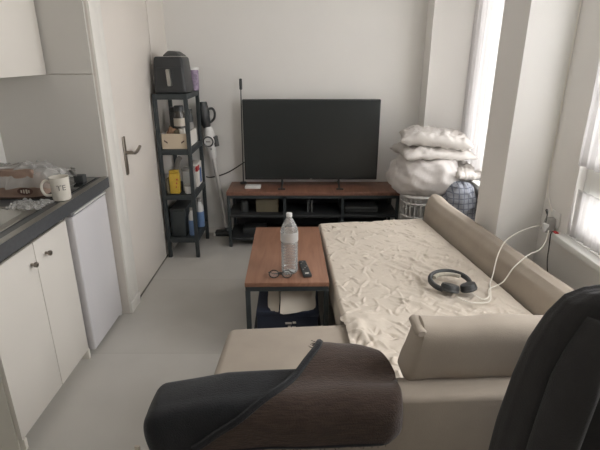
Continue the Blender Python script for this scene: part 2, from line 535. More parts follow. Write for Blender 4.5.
# far curtain, near curtains
def curtain(name, label, m, xc, y0, y1, z0, z1, folds, amp, flare=0.0, lean=0.0, n=140):
    def f(u, v):
        z = z1 + (z0 - z1) * v
        y = y0 + (y1 - y0) * u + lean * v
        a = amp * (0.45 + 0.55 * v)
        x = xc + a * math.sin(u * folds * 2 * PI + 0.6 * math.sin(v * 3 + u * 5)) + 0.35 * a * math.sin(u * folds * 4.3 * PI + 1.3) + flare * v
        return (x, y, z)
    bm = add_grid(nbm(), f, n, 24)
    return tag(obj(name, bm, m, smooth=180, solid=0.0015), label, 'curtain')
curtain('sheer_curtain', 'long sheer white curtain hanging in the far window beside the pillar', 'sheer', 1.335, 3.36, 3.855, 0.665, 2.42, 6, 0.022)
curtain('sheer_curtain', 'short white net curtain over the upper part of the near right window', 'sheer', 1.362, 1.90, 2.235, 1.05, 2.2, 5, 0.014)
curtain('sheer_curtain', 'low white net curtain on the lower pane behind the near sill', 'sheer_thick', 1.412, 1.75, 2.276, 0.668, 0.915, 8, 0.007)
# rails of the curtains sit inside the window heads
for (nm, lb, xc, y0, y1, z) in (('curtain_rod', 'thin white rod carrying the long curtain of the far window', 1.335, 3.0, 3.858, 2.425),
                                ('curtain_rod', 'thin white rod carrying the short net curtain of the near window', 1.362, 0.5, 2.3, 2.205)):
    tag(obj(nm, add_tube(nbm(), [(xc, y0, z), (xc, y1, z)], 0.008), 'upvc'), lb, 'curtain rod')

# door
d = nbm()
add_box(d, XL - 0.045, XL - 0.004, D0 + 0.004, D1, 0.012, DH, bev=0.003)
door = obj('door_1', d, 'door', kind=S)
hp = obj('handle_plate', add_box(nbm(), XL - 0.004, XL + 0.006, 2.845, 2.885, 0.845, 1.085, bev=0.006, seg=3), 'nickel', door, label='tall satin metal handle plate')
h = nbm()
add_tube(h, [(XL + 0.004, 2.865, 0.985), (XL + 0.048, 2.865, 0.985)], 0.011, seg=12)
add_tube(h, smooth_path([(XL + 0.046, 2.858, 0.985), (XL + 0.052, 2.90, 0.978), (XL + 0.052, 2.95, 0.985), (XL + 0.05, 3.0, 1.0)], 4), 0.010, seg=10)
obj('lever', h, 'nickel', hp)
bm = nbm()                              # door casing with a stepped profile
add_box(bm, XL - 0.10, XL + 0.012, 2.602, 2.70, 0, DH + 0.09, bev=0.004)
add_box(bm, XL - 0.10, XL + 0.004, 2.70, D0, 0, DH + 0.06, bev=0.003)
add_box(bm, XL - 0.10, XL + 0.012, D0, D1 + 0.06, DH + 0.004, DH + 0.09, bev=0.004)
add_box(bm, XL, XL + 0.016, 2.603, 2.765, 0.0, 0.075, bev=0.003)
obj('trim_4', bm, 'casing', kind=S)
box_obj('trim_5', 'grey_strip', (XL - 0.05, XL - 0.002, D0, D1, 0.0, 0.011), kind=S, smooth=0)     # grey strip along the foot of the door
box_obj('baseboard_left', 'casing', (XL, XL + 0.006, D1 + 0.065, YB, 0, 0.05), kind=S, smooth=0)
box_obj('baseboard_back', 'casing', (XL + 0.01, 1.01, YB - 0.008, YB, 0, 0.05), kind=S, smooth=0)

# ------------------------------------------------------------------ kitchen
XF = -1.147
t = thing('base_cabinet', 'cream two-door kitchen base cabinet under the dark worktop', 'cabinet', (-1.4, 1.82, 0))
bm = nbm()
add_box(bm, XN + 0.01, XF - 0.02, 1.500, 1.516, 0.0, 0.858)
add_box(bm, XN + 0.01, XF - 0.02, 2.130, 2.146, 0.0, 0.858)
add_box(bm, XN + 0.01, XN + 0.02, 1.516, 2.130, 0.1, 0.858)
add_box(bm, XN + 0.02, XF - 0.02, 1.516, 2.130, 0.09, 0.106)
add_box(bm, XF - 0.06, XF - 0.05, 1.516, 2.130, 0.0, 0.09)
obj('carcass', bm, 'cab_edge', t, smooth=0)
box_obj('top_rail', 'cab_edge', (XF - 0.018, XF + 0.006, 1.50, 2.150, 0.812, 0.858), t, bev=0.002)
for (a, b, ky, s) in ((1.502, 1.846, 1.806, 0), (1.850, 2.144, 1.925, 1)):
    dd = box_obj('door', 'cab', (XF - 0.018, XF, a, b, 0.055, 0.795), t, bev=0.002)
    k = nbm()
    add_lathe(k, [(0.006, 0), (0.006, 0.012), (0.011, 0.016), (0.0125, 0.024), (0.010, 0.028)], (XF, ky, 0.712 + 0.004 * s), seg=16, axis='X')
    obj('knob', k, 'nickel', dd, label='small satin metal knob')
for yy in (1.505, 2.128):
    box_obj('foot_panel', 'cab_edge', (XF - 0.05, XF + 0.004, yy, yy + 0.018, 0.0, 0.054), t, bev=0.001)
box_obj('support_panel', 'cab_edge', (XN + 0.01, XF - 0.02, 0.72, 0.738, 0, 0.858), t, smooth=0)

# worktop with sink cut-out
t = thing('worktop', 'dark grey kitchen worktop with a square front edge', 'worktop', (-1.38, 1.66, 0.86))
SX0, SX1, SY0, SY1 = -1.56, -1.19, 1.45, 2.00
bm = nbm()
add_box(bm, XN + 0.002, SX0, 0.7, 2.585, 0.86, 0.9)
add_box(bm, SX1, -1.10, 0.7, 2.585, 0.86, 0.9)
add_box(bm, SX0, SX1, 0.7, SY0, 0.86, 0.9)
add_box(bm, SX0, SX1, SY1, 2.585, 0.86, 0.9)
obj('top_board', bm, 'top', t, smooth=0)
box_obj('front_edge', 'top', (-1.1005, -1.094, 0.7, 2.587, 0.842, 0.901), t, bev=0.001, smooth=0)
box_obj('edge_strip', 'steel', (-1.128, -1.0945, 0.7, 2.587, 0.9005, 0.903), t, smooth=0, label='pale steel strip standing in for the gleam along the front edge')  # pale strip stands in for light reflected off the worktop edge
t = thing('kitchen_sink', 'stainless steel sink let into the worktop in front of the brown bag', 'sink', (-1.38, 1.72, 0.75))
bm = nbm()
def ring(z, e):
    return [(SX0 + e, SY0 + e, z), (SX1 - e, SY0 + e, z), (SX1 - e, SY1 - e, z), (SX0 + e, SY1 - e, z)]
loops = [ring(0.9025, -0.02), ring(0.906, -0.012), ring(0.906, 0.02), ring(0.895, 0.03), ring(0.80, 0.045), ring(0.775, 0.09)]
vv = [[bm.verts.new(p) for p in L] for L in loops]
for A, B in zip(vv, vv[1:]):
    for k in range(4): bm.faces.new((A[k], A[(k + 1) % 4], B[(k + 1) % 4], B[k]))
bm.faces.new(vv[-1])
bmesh.ops.bevel(bm, geom=[e for e in bm.edges if abs(e.verts[0].co.z - e.verts[1].co.z) > 0.005], offset=0.02, segments=3, affect='EDGES')
bmesh.ops.recalc_face_normals(bm, faces=bm.faces)
obj('basin', bm, 'steel', t, solid=0.001)
obj('drain', add_lathe(nbm(), [(0.04, 0), (0.04, 0.003), (0.03, 0.004), (0.028, 0.001)], (-1.38, 1.72, 0.776), seg=20), 'steel', t)
# hob
t = thing('ceramic_hob', 'black glass hob set into the worktop behind the mug', 'hob', (-1.38, 2.32, 0.9))
box_obj('glass_plate', 'black_glass', (-1.60, -1.145, 2.13, 2.545, 0.9005, 0.907), t, bev=0.002)
bm = nbm()
for (cx, cy, r) in ((-1.5, 2.34, 0.085), (-1.27, 2.40, 0.07)):
    add_lathe(bm, [(r, 0), (r, 0.0006), (r - 0.003, 0.0006), (r - 0.003, 0)], (cx, cy, 0.907), seg=32, cap=False)
obj('ring_marks', bm, 'grey_plastic', t)
tag(box_obj('matchbox', 'black_plastic2', (-1.215, -1.165, 2.43, 2.475, 0.9072, 0.945), bev=0.002), 'small dark box on the hob to the right of the white mug', 'box')

# fridge
t = thing('mini_fridge', 'small white under-counter fridge between the cabinet and the door', 'fridge', (-1.38, 2.37, 0))
box_obj('body', 'fridge', (-1.64, -1.175, 2.165, 2.585, 0.012, 0.838), t, bev=0.006)
dr = box_obj('door', 'fridge', (-1.170, -1.122, 2.168, 2.582, 0.03, 0.800), t, bev=0.008, seg=3)
box_obj('hinge_cover', 'white_plastic', (-1.160, -1.126, 2.55, 2.58, 0.012, 0.028), t, bev=0.003)
bm = nbm()
add_box(bm, -1.172, -1.120, 2.168, 2.582, 0.803, 0.810)
add_box(bm, -1.168, -1.128, 2.168, 2.582, 0.810, 0.826)
obj('handle_recess', bm, 'fridge_grey', t, smooth=0)
obj('handle_rail', add_box(nbm(), -1.126, -1.114, 2.18, 2.57, 0.811, 0.820, bev=0.002), 'white_plastic', t)
box_obj('top_lip', 'white_plastic', (-1.172, -1.118, 2.168, 2.582, 0.826, 0.838), t, bev=0.003)
for xx in (-1.6, -1.22):
    for yy in (2.2, 2.55): obj('foot', add_lathe(nbm(), [(0.015, 0), (0.015, 0.0115)], (xx, yy, 0.0), seg=10), 'black_plastic', t)

# wall cupboard
t = thing('wall_cupboard', 'white wall cupboard hanging over the worktop at the upper left', 'cupboard', (-1.5, 1.9, 1.459))
box_obj('body', 'cab_edge', (XN + 0.002, -1.356, 0.9, 2.575, 1.459, 2.2), t, smooth=0)
for (a, b) in ((0.902, 1.455), (1.459, 2.015), (2.019, 2.575)):
    box_obj('door', 'cab', (-1.354, -1.335, a, b, 1.457, 2.2), t, bev=0.002)

# mug
MX, MY = -1.137, 2.135
t = thing('coffee_mug', 'white ceramic mug with grey letters at the front of the worktop', 'mug', (MX, MY, 0.903))
prof = [(0.031, 0), (0.038, 0.002), (0.041, 0.012), (0.043, 0.109), (0.044, 0.112), (0.041, 0.112), (0.037, 0.012), (0.0, 0.010)]
obj('cup', add_lathe(nbm(), prof, (MX, MY, 0.9035), seg=32, cap=False), 'ceramic', t)
ha = math.radians(205)
hx, hy = math.cos(ha), math.sin(ha)
hp_ = [(MX + hx * r, MY + hy * r, 0.903 + z) for r, z in ((0.041, 0.092), (0.060, 0.098), (0.076, 0.082), (0.078, 0.055), (0.066, 0.030), (0.040, 0.026))]
obj('handle', add_tube(nbm(), smooth_path(hp_, 5), 0.0065, seg=10), 'ceramic', t)
def mugwrap(co):
    a0 = math.radians(-58)
    r = 0.0418 + (co.y + 0.04) * 0.021 + co.z
    a = a0 + co.x / 0.04
    return (MX + r * math.cos(a), MY + r * math.sin(a), 0.968 + co.y)
obj('print', text_bm('TE', 0.036, mugwrap), 'print_grey', t, smooth=0)

# brown paper bag with oval label, clear plastic over it
t = thing('paper_bag', 'brown paper packet with an oval label against the niche wall', 'paper bag', (-1.42, 2.2, 0.9))
def bagf(u, v):
    a = 2 * PI * u
    z = 0.907 + 0.125 * v
    k = 1 - 0.25 * v ** 2
    sx = 0.13 * k ; sy = 0.075 * (1 - 0.6 * v)
    cx = abs(math.cos(a)) ** 0.5 * math.copysign(1, math.cos(a)); sn = abs(math.sin(a)) ** 0.5 * math.copysign(1, math.sin(a))
    w = 0.010 * noise.noise(Vector((cx * 3, sn * 3, v * 4)))
    return (-1.425 + 1.35 * sx * cx + w, 2.23 + sy * sn + w - 0.02 * v, z)
bm = add_grid(nbm(), bagf, 56, 14, wrap_u=True)
bmesh.ops.holes_fill(bm, edges=[e for e in bm.edges if e.is_boundary])
bmesh.ops.recalc_face_normals(bm, faces=bm.faces)
pb = obj('bag', bm, 'brown_paper', t)
bm = nbm()
add_lathe(bm, [(0.001, 0.0), (0.034, 0.0), (0.034, -0.0015), (0.001, -0.0015)], (0, 0, 0), seg=28, axis='Y')
for v in bm.verts: v.co = Vector((v.co.x * 1.1 - 1.315, v.co.y + 2.146, v.co.z * 0.55 + 0.94))
obj('oval_label', bm, 'label_dark', t, label='dark oval printed label')
bm = nbm()
for i, (dx, w_, hh) in enumerate(((-0.02, 0.006, 0.014), (-0.008, 0.006, 0.018), (0.004, 0.008, 0.02), (0.016, 0.006, 0.014))):
    add_box(bm, -1.315 + dx, -1.315 + dx + w_, 2.1425, 2.144, 0.94 - hh / 2, 0.94 + hh / 2)
obj('label_mark', bm, 'label_light', t, smooth=0)
def filmf(u, v):
    x = -1.60 + 0.43 * u; y0 = 2.15 + 0.24 * v
    n = noise.noise(Vector((u * 5, v * 4, 1.7))) ; n2 = noise.noise(Vector((u * 11, v * 9, 4.2)))
    ri = (1 - abs(2 * noise.noise(Vector((u * 6, v * 5, 9))))) ** 3
    arch = math.sin(PI * min(1, max(0, v))) ** 0.6
    z = 0.955 + (0.060 + 0.03 * n + 0.03 * math.sin(PI * u)) * arch + 0.008 * n2 + 0.02 * ri * arch
    return (x + 0.02 * n2, y0 + 0.03 * n, max(z, 0.909))
tag(obj('plastic_bag', add_grid(nbm(), filmf, 60, 40), 'film', smooth=180), 'crumpled clear plastic bag lying over the brown packet behind the mug', 'plastic bag')
def film2(u, v):
    x = -1.30 + 0.17 * u + 0.02 * noise.noise(Vector((u * 4, v * 4, 3))); y = 1.93 + 0.12 * v + 0.01 * noise.noise(Vector((u * 5, v * 3, 8)))
    z = 0.916 + 0.014 * abs(noise.noise(Vector((u * 7, v * 6, 2)))) + 0.012 * (1 - abs(2 * noise.noise(Vector((u * 5, v * 9, 6))))) ** 3
    return (x, y, z)
tag(obj('plastic_wrap', add_grid(nbm(), film2, 44, 34), 'film', smooth=180), 'crinkled clear plastic wrap on the sink edge in front of the mug', 'plastic wrap')

# ------------------------------------------------------------------ corner rack
RX0, RX1, RY0, RY1 = -1.073, -0.820, 3.48, 3.92
t = thing('shelf_rack', 'tall narrow black metal shelf rack in the corner by the door', 'shelf rack', (-0.946, 3.70, 0))
for (px, py) in ((RX0, RY0), (RX1 - 0.028, RY0), (RX0, RY1 - 0.028), (RX1 - 0.028, RY1 - 0.028)):
    box_obj('post', 'black_metal', (px, px + 0.028, py, py + 0.028, 0, 1.29), t, bev=0.002)
SH = [0.17, 0.53, 0.884, 1.29]
for z in SH:
    bm = nbm()
    add_box(bm, RX0 + 0.002, RX1 - 0.002, RY0 + 0.002, RY1 - 0.002, z - 0.040, z, bev=0.002)
    obj('shelf', bm, 'black_metal', t)
bm = nbm()
for (za, zb) in ((0.18, 0.50), ):
    add_tube(bm, [(RX0 + 0.01, RY1 - 0.01, za), (RX1 - 0.012, RY1 - 0.01, zb)], 0.004, seg=6)
obj('back_brace', bm, 'black_metal', t)

# air fryer
t = thing('air_fryer', 'black air fryer with a silver handle on top of the rack', 'air fryer', (-0.94, 3.6, 1.27))
add = add_hull(nbm(), [(-1.068, 3.49, 1.271), (-0.83, 3.49, 1.271), (-0.83, 3.76, 1.271), (-1.068, 3.76, 1.271),
                       (-1.058, 3.52, 1.525), (-0.855, 3.52, 1.525), (-0.85, 3.74, 1.525), (-1.05, 3.74, 1.525)], bev=0.018, seg=3)
obj('body', add, 'black_plastic', t)
obj('lid', add_hull(nbm(), [(-1.00, 3.53, 1.527), (-0.86, 3.53, 1.527), (-0.86, 3.735, 1.527), (-0.99, 3.735, 1.527),
                           (-0.965, 3.57, 1.565), (-0.90, 3.57, 1.56), (-0.90, 3.70, 1.56), (-0.96, 3.70, 1.565)], bev=0.012, seg=3), 'black_plastic2', t)
dw = obj('drawer', add_hull(nbm(), [(-1.05, 3.483, 1.285), (-0.848, 3.483, 1.285), (-0.848, 3.50, 1.285), (-1.05, 3.50, 1.285),
                           (-1.04, 3.505, 1.45), (-0.858, 3.505, 1.45), (-0.858, 3.525, 1.45), (-1.04, 3.525, 1.45)], bev=0.004), 'black_plastic', t)
obj('handle', add_hull(nbm(), [(-0.956, 3.455, 1.325), (-0.926, 3.455, 1.325), (-0.926, 3.49, 1.325), (-0.956, 3.49, 1.325),
                           (-0.966, 3.470, 1.44), (-0.938, 3.470, 1.44), (-0.938, 3.505, 1.44), (-0.966, 3.505, 1.44)], bev=0.006), 'steel', dw, label='upright silver drawer handle')
t.location = (-0.930, 3.6, 1.29)
t = thing('snack_tub', 'purple and white patterned tub behind the air fryer on the rack', 'tub', (-0.80, 3.8, 1.27))
cx, cy = -0.862, 3.845
obj('tub', add_lathe(nbm(), [(0.035, 0), (0.04, 0.004), (0.044, 0.155), (0.042, 0.158)], (cx, cy, 1.271), seg=24), 'purple', t)
obj('lid', add_lathe(nbm(), [(0.046, 0.155), (0.046, 0.172), (0.043, 0.175)], (cx, cy, 1.271), seg=24), 'white_plastic', t)

t.location = (-0.780, 3.8, 1.29)
# second tier: cream box full of packets
z2 = 0.884
t = thing('storage_box', 'open cream cardboard box with hand holes on the second rack shelf', 'box', (-0.945, 3.62, z2))
bx0, bx1, by0, by1, bh = -1.043, -0.850, 3.512, 3.86, 0.115
bm = nbm()
add_box(bm, bx0, bx1, by0, by0 + 0.004, z2 + 0.001, z2 + bh)
obj('front_panel', bm, 'cream_box', t, smooth=0)
bm = nbm()
add_box(bm, bx0, bx0 + 0.004, by0 + 0.004, by1, z2 + 0.001, z2 + bh)
add_box(bm, bx0 + 0.004, bx1 - 0.004, by1 - 0.004, by1, z2 + 0.001, z2 + bh)
add_box(bm, bx0 + 0.004, bx1 - 0.004, by0 + 0.004, by1 - 0.004, z2 + 0.001, z2 + 0.005)
add_box(bm, bx1 - 0.004, bx1, by0 + 0.004, by1, z2 + 0.001, z2 + bh)
obj('side_panel', bm, 'white_card', t, smooth=0, label='white side panels')
for xx in (-1.012, -0.884):
    bm = add_box(nbm(), -0.015, 0.015, by0 - 0.0015, by0 + 0.001, -0.006, 0.006)
    s = 1 if xx < -0.95 else -1
    for v in bm.verts:
        x, z = v.co.x, v.co.z
        v.co.x = xx + x * 0.8 ; v.co.z = z2 + 0.055 + z - s * x * 0.5
    obj('hand_hole', bm, 'label_dark', t, smooth=0)
pk = [(-1.005, 3.57, 0.05, 0.155, 'amber', 'brown packet at the front of the cream box on the rack'),
      (-0.95, 3.575, 0.045, 0.135, 'tan_card', 'tan packet in the middle of the cream box on the rack'),
      (-0.895, 3.575, 0.045, 0.14, 'white_card', 'white packet at the right front of the cream box on the rack'),
      (-0.912, 3.70, 0.045, 0.15, 'amber', 'brown packet at the right rear of the cream box on the rack')]
for i, (x, y, w, hh, m_, lb) in enumerate(pk):
    bm = add_pillow(nbm(), (0, 0, 0), w * 0.55, hh * 0.5, 0.018, amp=0.004, seed=i * 3.1, n=14)
    R = Matrix.Rotation(PI / 2 - 0.15, 3, 'X') @ Matrix.Rotation(0.3 * (i - 1.5), 3, 'Z')
    for v in bm.verts: v.co = R @ v.co + Vector((x, y + 0.012, z2 + 0.008 + hh * 0.5))
    tag(obj('food_packet', bm, m_, smooth=60), lb, 'packet', None)
def jar(name, label, x, y, z, r, hgt, body, cap, band=None, cat='jar'):
    t = thing(name, label, cat, (x, y, z))
    obj('body', add_lathe(nbm(), [(r * 0.9, 0), (r, 0.004), (r, hgt * 0.75), (r * 0.75, hgt * 0.86), (r * 0.75, hgt * 0.88)], (x, y, z + 0.001), seg=20), body, t)
    obj('lid', add_lathe(nbm(), [(r * 0.82, hgt * 0.87), (r * 0.82, hgt * 0.99), (r * 0.78, hgt)], (x, y, z + 0.001), seg=20), cap, t)
    if band:
        obj('label', add_lathe(nbm(), [(r * 1.0, band[1]), (r * 1.012, band[1]), (r * 1.012, band[2]), (r * 1.0, band[2])], (x, y, z), seg=20, cap=False), band[0], t)
    return t
jar('glass_jar', 'tall dark jar with a pale label standing in the cream box', -0.932, 3.66, z2 + 0.006, 0.045, 0.30, 'jar_glass', 'black_plastic', ('label_light', 0.15, 0.21))
jar('glass_jar', 'slim dark jar with a black lid at the rear right of the cream box', -0.892, 3.81, z2 + 0.006, 0.032, 0.26, 'black_plastic2', 'black_plastic', ('grey_plastic', 0.08, 0.16))
jar('glass_jar', 'smoky bottle at the back left of the cream box', -1.0, 3.76, z2 + 0.006, 0.035, 0.28, 'black_plastic2', 'black_plastic')

# third tier
z3 = 0.53
t = thing('cocoa_tin', 'yellow tin with small red print on the third rack shelf', 'tin', (-0.955, 3.53, z3))
obj('body', add_box(nbm(), -1.018, -0.942, 3.51, 3.57, z3 + 0.001, z3 + 0.165, bev=0.008, seg=3), 'yellow', t)
obj('lid', add_box(nbm(), -1.015, -0.945, 3.513, 3.567, z3 + 0.166, z3 + 0.185, bev=0.006, seg=3), 'yellow', t)
bm = nbm()
for k in range(3): add_box(bm, -0.968 + 0.004 * k, -0.961 + 0.006 * k, 3.5085, 3.5105, z3 + 0.05 + 0.03 * k, z3 + 0.064 + 0.03 * k)
obj('print', bm, 'red', t, smooth=0)
tag(box_obj('card_box', 'tan_card', (-1.043, -1.022, 3.515, 3.63, z3 + 0.001, z3 + 0.12), bev=0.003), 'narrow tan carton left of the yellow tin', 'carton')
t = thing('storage_canister', 'smoky see-through canister behind the white tub on the rack', 'canister', (-0.89, 3.64, z3))
obj('body', add_box(nbm(), -0.935, -0.845, 3.59, 3.69, z3 + 0.001, z3 + 0.17, bev=0.01, seg=3), 'clear_grey', t)
obj('lid', add_box(nbm(), -0.937, -0.843, 3.588, 3.692, z3 + 0.171, z3 + 0.185, bev=0.004), 'grey_plastic', t)
t = thing('small_tub', 'small white tub with a lid beside the yellow tin', 'tub', (-0.88, 3.54, z3))
obj('tub', add_lathe(nbm(), [(0.026, 0), (0.030, 0.004), (0.032, 0.06)], (-0.877, 3.54, z3 + 0.001), seg=20), 'white_plastic', t)
obj('lid', add_lathe(nbm(), [(0.0335, 0.06), (0.0335, 0.07), (0.03, 0.073)], (-0.877, 3.54, z3 + 0.001), seg=20), 'grey_plastic', t)
t = thing('detergent_carton', 'white carton with red and blue print at the right of the third rack shelf', 'carton', (-0.84, 3.79, z3))
box_obj('carton', 'white_card', (-0.905, -0.838, 3.72, 3.89, z3 + 0.001, z3 + 0.19), t, bev=0.003)
box_obj('red_panel', 'red', (-0.904, -0.8372, 3.7185, 3.80, z3 + 0.13, z3 + 0.175), t, smooth=0, label='red printed panel')
box_obj('blue_panel', 'blue', (-0.839, -0.8365, 3.80, 3.86, z3 + 0.02, z3 + 0.14), t, smooth=0, label='blue printed panel')
tag(obj('folded_tube', add_tube(nbm(), smooth_path([(-0.985, 3.62, z3 + 0.004), (-0.985, 3.62, z3 + 0.16), (-0.96, 3.61, z3 + 0.24), (-0.94, 3.6, z3 + 0.27)], 5), 0.02, seg=10), 'grey_plastic'), 'bent grey tube standing behind the yellow tin', 'tube')

# bottom tier
z4 = 0.17
t = thing('storage_crate', 'dark crate filling the left of the lowest rack shelf', 'crate', (-0.98, 3.66, z4))
bm = nbm()
add_hull(bm, [(-1.038, 3.515, z4 + 0.001), (-0.925, 3.51, z4 + 0.001), (-0.925, 3.84, z4 + 0.001), (-1.038, 3.84, z4 + 0.001),
              (-1.041, 3.513, z4 + 0.22), (-0.918, 3.513, z4 + 0.22), (-0.918, 3.845, z4 + 0.22), (-1.041, 3.845, z4 + 0.22)], bev=0.008, seg=3)
obj('box', bm, 'black_metal', t)
obj('rim', add_box(nbm(), -1.042, -0.915, 3.512, 3.85, z4 + 0.221, z4 + 0.235, bev=0.005), 'black_plastic', t)
def spray(label, x, y, r, hgt):
    t = thing('cleaner_bottle', label, 'bottle', (x, y, z4))
    obj('body', add_lathe(nbm(), [(r * 0.9, 0), (r, 0.006), (r, hgt * 0.5), (r * 0.96, hgt * 0.55)], (x, y, z4 + 0.001), seg=20), 'bottle_blue', t)
    obj('shoulder', add_lathe(nbm(), [(r * 0.96, hgt * 0.551), (r * 0.95, hgt * 0.7), (r * 0.45, hgt * 0.86), (r * 0.42, hgt * 0.9)], (x, y, z4 + 0.001), seg=20), 'white_plastic', t, label='white upper half')
    obj('cap', add_lathe(nbm(), [(r * 0.55, hgt * 0.9), (r * 0.55, hgt * 0.985), (r * 0.45, hgt)], (x, y, z4 + 0.001), seg=16), 'grey_plastic', t)
spray('blue and white cleaner bottle on the lowest rack shelf next to the crate', -0.877, 3.56, 0.027, 0.235)
spray('larger blue and white bottle at the right rear of the lowest rack shelf', -0.852, 3.76, 0.034, 0.25)

# ------------------------------------------------------------------ vacuum cleaner
VY = 3.985
t = thing('stick_vacuum', 'white cordless stick vacuum leaning on the back wall beside the rack', 'vacuum cleaner', (-0.72, VY, 0))
def V(px, pz, dy=0.0): return (px, VY + dy, pz)
obj('wand', add_tube(nbm(), [V(-0.752, 0.74), V(-0.668, 0.075)], 0.018, seg=14), 'wand', t, label='shiny metal wand')
b = nbm()
add_tube(b, [V(-0.782, 0.985, 0.0), V(-0.775, 0.93), V(-0.765, 0.83), V(-0.752, 0.718)], [0.034, 0.046, 0.044, 0.03], seg=18)
body = obj('body', b, 'white_plastic', t)
b = nbm()
add_lathe(b, [(0.050, 0.0), (0.052, -0.012), (0.048, -0.02)], (-0.775, VY - 0.035, 0.868), seg=28, axis='Y')
dc = obj('dust_cup', b, 'white_plastic', t)
b = nbm()
add_tube(b, [(-0.775 + 0.040 * math.cos(2 * PI * k / 32), VY - 0.056, 0.868 + 0.040 * math.sin(2 * PI * k / 32)) for k in range(32)], 0.006, seg=8, closed=True)
obj('ring', b, 'black_plastic2', dc, label='dark grey ring')
b = nbm(); add_box(b, -0.795, -0.757, VY - 0.0568, VY - 0.0545, 0.862, 0.873, bev=0.001); obj('mark', b, 'grey_plastic', dc)
obj('battery', add_tube(nbm(), [V(-0.733, 0.905), V(-0.718, 0.82)], [0.030, 0.026], seg=14), 'black_plastic2', t)
obj('switch', add_box(nbm(), -0.760, -0.752, VY - 0.052, VY - 0.040, 0.795, 0.812, bev=0.002), 'black_plastic', t)
b = nbm()
add_tube(b, [V(-0.815, 1.19, -0.01), V(-0.81, 1.10, -0.015), V(-0.80, 1.03, -0.01), V(-0.785, 0.98)], [0.04, 0.055, 0.045, 0.03], seg=14)
mo = obj('motor_head', b, 'black_plastic', t)
obj('handle', add_tube(nbm(), smooth_path([V(-0.775, 1.13), V(-0.735, 1.135), V(-0.715, 1.10), V(-0.725, 1.05), V(-0.76, 1.02)], 5), 0.010, seg=10), 'black_plastic', t)
b = nbm()
add_box(b, -0.775, -0.625, VY - 0.045, VY + 0.04, 0.004, 0.045, bev=0.012, seg=3)
fh = obj('floor_head', b, 'black_plastic', t)
obj('roller', add_lathe(nbm(), [(0.017, -0.004), (0.019, 0.0), (0.019, 0.012), (0.014, 0.016)], (-0.781, VY - 0.028, 0.022), seg=14, axis='X'), 'white_plastic', fh)
obj('neck', add_tube(nbm(), [V(-0.668, 0.08), V(-0.665, 0.04)], 0.02, seg=12), 'black_plastic2', t)

# ------------------------------------------------------------------ tv stand, tv
TX0, TX1, TY0, TY1 = -0.610, 0.828, 3.70, 4.045
t = thing('tv_stand', 'low black metal media stand with a brown wooden top', 'tv stand', ((TX0 + TX1) / 2, 3.87, 0))
box_obj('top', 'wood_dark', (TX0, TX1, TY0, TY1, 0.462, 0.490), t, bev=0.002, label='reddish brown wooden top')
bm = nbm()
for px in (TX0 + 0.002, TX1 - 0.027):
    for py in (TY0 + 0.002, TY1 - 0.027):
        box_obj('leg', 'black_metal', (px, px + 0.025, py, py + 0.025, 0, 0.46), t, bev=0.002)
for px in (-0.14, 0.345):
    box_obj('divider', 'black_metal', (px, px + 0.022, TY0 + 0.004, TY1 - 0.03, 0.062, 0.46), t, smooth=0)
add_box(bm, TX0 + 0.027, TX1 - 0.027, TY0 + 0.004, TY0 + 0.024, 0.435, 0.461)
add_box(bm, TX0 + 0.027, TX1 - 0.027, TY1 - 0.024, TY1 - 0.004, 0.435, 0.461)
obj('top_rail', bm, 'black_metal', t, smooth=0)
for z in (0.085, 0.29):
    box_obj('shelf', 'mesh_shelf', (TX0 + 0.004, TX1 - 0.004, TY0 + 0.006, TY1 - 0.004, z - 0.022, z), t, bev=0.001)
box_obj('back_panel', 'mesh_shelf', (TX0 + 0.03, TX1 - 0.03, TY1 - 0.004, TY1 - 0.001, 0.08, 0.435), t, smooth=0)
# stored on the stand
tag(box_obj('keepsake_box', 'tan_card', (-0.375, -0.185, 3.78, 3.93, 0.2905, 0.405), bev=0.004), 'tan box on the upper shelf at the left of the media stand', 'box')
tag(obj('small_speaker', add_lathe(nbm(), [(0.03, 0), (0.032, 0.01), (0.032, 0.09), (0.02, 0.1)], (-0.475, 3.80, 0.2905), seg=20), 'black_plastic2'), 'round dark grey speaker left of the tan box in the stand', 'speaker')
for (x, lb) in ((0.06, 'left of the two grey game cases upright in the stand'), (0.092, 'right of the two grey game cases upright in the stand')):
    tag(box_obj('game_case', 'black_plastic2', (x, x + 0.02, 3.78, 3.91, 0.2905, 0.40), bev=0.002), lb, 'case')
t = thing('game_console', 'flat dark grey console on the upper shelf at the right of the stand', 'console', (0.52, 3.82, 0.29))
box_obj('body', 'black_plastic2', (0.38, 0.66, 3.76, 3.96, 0.2965, 0.345), t, bev=0.006)
box_obj('front_band', 'black_plastic', (0.385, 0.655, 3.7575, 3.7605, 0.315, 0.326), t, smooth=0)
for xx in (0.40, 0.64):
    for yy in (3.78, 3.94): obj('foot', add_lathe(nbm(), [(0.01, 0), (0.01, 0.006)], (xx, yy, 0.2902), seg=10), 'black_plastic', t)
tag(box_obj('router_box', 'black_plastic2', (-0.50, -0.30, 3.80, 3.95, 0.0855, 0.135), bev=0.005), 'flat dark box on the bottom shelf of the media stand', 'box')

